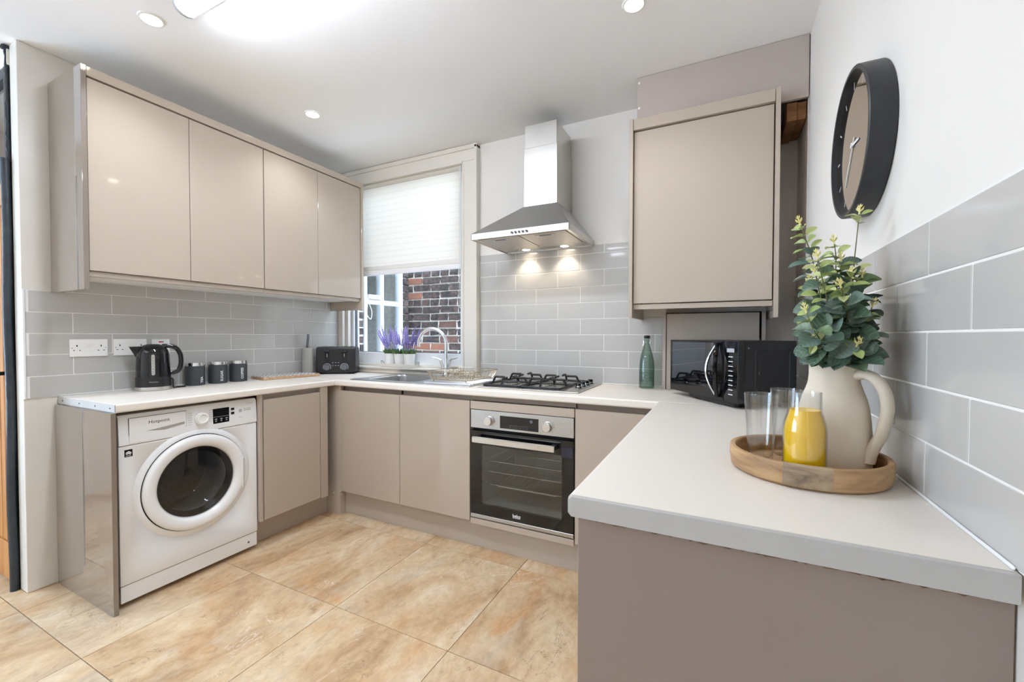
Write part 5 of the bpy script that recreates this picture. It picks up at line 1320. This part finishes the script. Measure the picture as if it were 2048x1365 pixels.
# ------------------------------------------------------------------ eucalyptus in the jug
eu = thing('eucalyptus_bunch', 'bunch of faux eucalyptus with green leaves and pale yellow tips', 'plant', (JC[0], JC[1], TZ + .12))
STEMS = [
    [(3.1546, -1.4768, 1.1605), (3.1369, -1.506, 1.2459), (3.1274, -1.521, 1.2866), (3.1163, -1.537, 1.3142)] ,
    [(3.1444, -1.4484, 1.1577), (3.1588, -1.417, 1.2486), (3.1675, -1.399, 1.3625), (3.1758, -1.3823, 1.4329), (3.1813, -1.3782, 1.496)] ,
    [(3.1214, -1.4375, 1.1565), (3.1075, -1.4196, 1.2723), (3.0877, -1.4157, 1.3887), (3.0695, -1.4234, 1.4466), (3.0609, -1.4271, 1.4733)] ,
    [(3.1079, -1.4999, 1.1615), (3.0842, -1.533, 1.2042), (3.068, -1.5516, 1.2289), (3.0557, -1.557, 1.2639)] ,
    [(3.1222, -1.4928, 1.1594), (3.1026, -1.5113, 1.2672), (3.0876, -1.5286, 1.329), (3.0778, -1.5324, 1.3758)] ,
    [(3.1446, -1.426, 1.1565), (3.145, -1.4121, 1.2717), (3.1444, -1.3988, 1.387)] ,
    [(3.1597, -1.4185, 1.1565), (3.1739, -1.4095, 1.2487), (3.1813, -1.4044, 1.3161), (3.182, -1.4034, 1.3475)] ,
    [(3.1364, -1.4078, 1.1553), (3.1377, -1.3817, 1.297), (3.1413, -1.3667, 1.3924), (3.1367, -1.3681, 1.4338)] ,
    [(3.1564, -1.4536, 1.1583), (3.1626, -1.4716, 1.2148), (3.1763, -1.4752, 1.2516), (3.1846, -1.4706, 1.2758)] ,
    [(3.1094, -1.4434, 1.1565), (3.1007, -1.4351, 1.2262), (3.0878, -1.44, 1.2943), (3.0793, -1.4433, 1.334)] ,
    [(3.1424, -1.5051, 1.1606), (3.1422, -1.5271, 1.179), (3.1447, -1.5368, 1.1945)] ,
    [(3.1031, -1.5023, 1.1593), (3.0884, -1.5202, 1.183), (3.073, -1.5386, 1.2021)] ,
    [(3.1365, -1.4858, 1.1594), (3.1376, -1.4835, 1.236), (3.1427, -1.4796, 1.2999), (3.1471, -1.4765, 1.3424)] ,
    [(3.1227, -1.4591, 1.1576), (3.1038, -1.4777, 1.2474), (3.0916, -1.4826, 1.3017), (3.0813, -1.4866, 1.3507)] ,
]
def leaf_mesh(l, wd, cup, m):
    bm = newbm(); n = 9; rows = []
    for i in range(n + 1):
        t_ = (1 - cos(pi * i / n)) / 2; x = .006 + l * t_; hw = wd * (sin(pi * min(1, t_ * .97 + .03)) ** .56) * (1 - .10 * t_) if 0 < i < n else wd * .12
        zc_ = -cup * (t_ - .35) ** 2 * 1.6
        rows.append([bm.verts.new((x, k * hw, zc_ + abs(k) * hw * .28 - (.0015 if k == 0 else 0))) for k in (-1, -.55, 0, .55, 1)])
    for i in range(n):
        for k in range(4): bm.faces.new((rows[i][k], rows[i + 1][k], rows[i + 1][k + 1], rows[i][k + 1]))
    tube(bm, [(0, 0, 0), (.007, 0, -.001)], .0009, 4)
    return mesh_of('leaf', bm, m, ang=60)
LM = [leaf_mesh(.038, .0200, .010, M_leaf), leaf_mesh(.036, .0175, .016, M_leaf), leaf_mesh(.041, .0185, .006, M_leaf)]
LY = [leaf_mesh(.031, .0115, .008, M_leafy), leaf_mesh(.027, .0088, .006, M_leafy)]
bm = newbm()
for k in range(4):
    a = k * pi / 2; d = Vector((cos(a), sin(a), 0)); q = Vector((-sin(a), cos(a), 0))
    V = [bm.verts.new(p) for p in (Vector((0, 0, 0)), d * .005 + q * .003 + Vector((0, 0, .005)), d * .008 + Vector((0, 0, .011)), d * .005 - q * .003 + Vector((0, 0, .005)))]
    bm.faces.new(V)
    a += pi / 4; d = Vector((cos(a), sin(a), 0)); q = Vector((-sin(a), cos(a), 0))
    V = [bm.verts.new(p) for p in (Vector((0, 0, .008)), d * .003 + q * .002 + Vector((0, 0, .012)), d * .004 + Vector((0, 0, .017)), d * .003 - q * .002 + Vector((0, 0, .012)))]
    bm.faces.new(V)
tube(bm, [(0, 0, -.004), (0, 0, .012)], .0014, 5, rs=[.0018, .001])
BUD = mesh_of('flower_bud', bm, M_bud, recalc=False, smooth=False)
re_ = random.Random(17)
CAMP = Vector((2.9, -2.606, 1.2111)); EO = org(eu)
for si, st in enumerate(STEMS):
    P = [Vector(p) for p in st]; base = Vector((JC[0] + (P[0].x - JC[0]) * .3, JC[1] + (P[0].y - JC[1]) * .3, TZ + .10))
    path = smooth_path([base] + P, 6); L = [(p - EO) for p in path]
    bm = newbm(); tube(bm, L, .0013, 6, rs=[.0017 - .0008 * i / len(L) for i in range(len(L))]); sm = obj('stem', bm, M_stem, eu, local=True)
    # arc-length walk, leaf pairs
    acc = [0]
    for a, b in zip(L[:-1], L[1:]): acc.append(acc[-1] + (b - a).length)
    tot = acc[-1]; d0 = acc[6] - .006; step = .0185; dist = d0 + re_.uniform(0, .012); phase = re_.uniform(0, pi)
    sparse = si == 1
    while dist < tot - .004:
        i = max(k for k in range(len(acc)) if acc[k] <= dist); i = min(i, len(L) - 2)
        f = (dist - acc[i]) / max(1e-6, acc[i + 1] - acc[i]); p = L[i].lerp(L[i + 1], f); tg = (L[i + 1] - L[i]).normalized()
        u_ = (dist - d0) / max(.01, tot - d0)
        if not (sparse and (.62 < u_ < .93 or .42 < u_ < .50)):
            young = u_ > .80 or (u_ > .6 and re_.random() < .35)
            tocam = (CAMP - (p + EO)).normalized()
            e1 = tg.orthogonal().normalized(); e2 = tg.cross(e1)
            for k in (0, 1):
                a = phase + k * pi + re_.uniform(-.3, .3); out = (e1 * cos(a) + e2 * sin(a) + tg * re_.uniform(.05, .5)).normalized()
                n = (tg * .75 + tocam * re_.uniform(.1, .8) + Vector((re_.uniform(-.4, .4), re_.uniform(-.4, .4), re_.uniform(-.2, .4)))); n = (n - out * n.dot(out)).normalized(); sd = n.cross(out)
                sc = (1.36 - .50 * u_) * re_.uniform(.86, 1.12)
                M = Matrix(((out.x, sd.x, n.x, p.x), (out.y, sd.y, n.y, p.y), (out.z, sd.z, n.z, p.z), (0, 0, 0, 1))) @ Matrix.Scale(sc, 4)
                tip = p + EO + out * .05 * sc
                if tip.x > XR - .012: continue
                lo = bpy.data.objects.new('leaf', re_.choice(LY if young else LM)); COL.objects.link(lo); lo.parent = sm; lo.matrix_local = M
        phase += pi / 2 + re_.uniform(-.25, .25); dist += step * (1.12 - .3 * u_)
    tg = (L[-1] - L[-2]).normalized(); e1 = tg.orthogonal().normalized(); e2 = tg.cross(e1); p = L[-1]
    M = Matrix(((e1.x, e2.x, tg.x, p.x), (e1.y, e2.y, tg.y, p.y), (e1.z, e2.z, tg.z, p.z), (0, 0, 0, 1))) @ Matrix.Scale(1.15, 4)
    lo = bpy.data.objects.new('flower_bud', BUD); COL.objects.link(lo); lo.parent = sm; lo.matrix_local = M

# ------------------------------------------------------------------ wall clock on the right wall (faces -x)
ck = thing('wall_clock', 'round mirrored wall clock with deep black rim on the right wall', 'clock', (XR, -1.205, 1.714))
bm = newbm(); R = .187; D = -.052
lathe(bm, [(R - .002, -.001), (R, -.004), (R, D + .002), (R - .002, D), (R - .010, D), (R - .011, D + .002), (R - .011, D + .014)], 96, 'x'); obj('rim', bm, M_anth if False else add_noise_variation(mat('rim_black', S(40, 42, 46), .42), 22, .18), ck, local=True)
bm = newbm(); cyl(bm, (D + .013, 0, 0), R - .0105, .004, 'x', 72); fc_ = obj('mirror_face', bm, M_mirror, ck, local=True)
bm = newbm()
for k in range(12):
    a = 2 * pi * k / 12; r0, r1 = R - .045, R - .025
    d = Vector((0, cos(a), sin(a))); q = Vector((0, -sin(a), cos(a))) * .0022
    V = [bm.verts.new(Vector((D + .0127, 0, 0)) + d * r + q * s_) for r, s_ in ((r0, -1), (r1, -1), (r1, 1), (r0, 1))]; bm.faces.new(V)
obj('hour_marks', bm, M_faint, fc_, local=True, recalc=False)
def hand(name, ang, l, wd):
    bm = newbm(); d = Vector((0, cos(ang), sin(ang))); q = Vector((0, -sin(ang), cos(ang)))
    V = [bm.verts.new(Vector((D + .0105, 0, 0)) + d * r + q * s_) for r, s_ in ((-.02, -wd), (l, -wd * .6), (l, wd * .6), (-.02, wd))]; W = [bm.verts.new(v.co + Vector((.001, 0, 0))) for v in V]
    bm.faces.new(V); bm.faces.new(W[::-1])
    for i in range(4): bm.faces.new((V[i], W[i], W[(i + 1) % 4], V[(i + 1) % 4]))
    obj(name, bm, M_lightp, ck, local=True)
hand('hour_hand', radians(185), .055, .004); hand('minute_hand', radians(-52), .115, .0026)
bm = newbm(); cyl(bm, (D + .008, 0, 0), .006, .004, 'x', 14); obj('hub', bm, M_lightp, ck, local=True)

# make sure every whole thing reports clean transforms
bpy.context.view_layer.update()
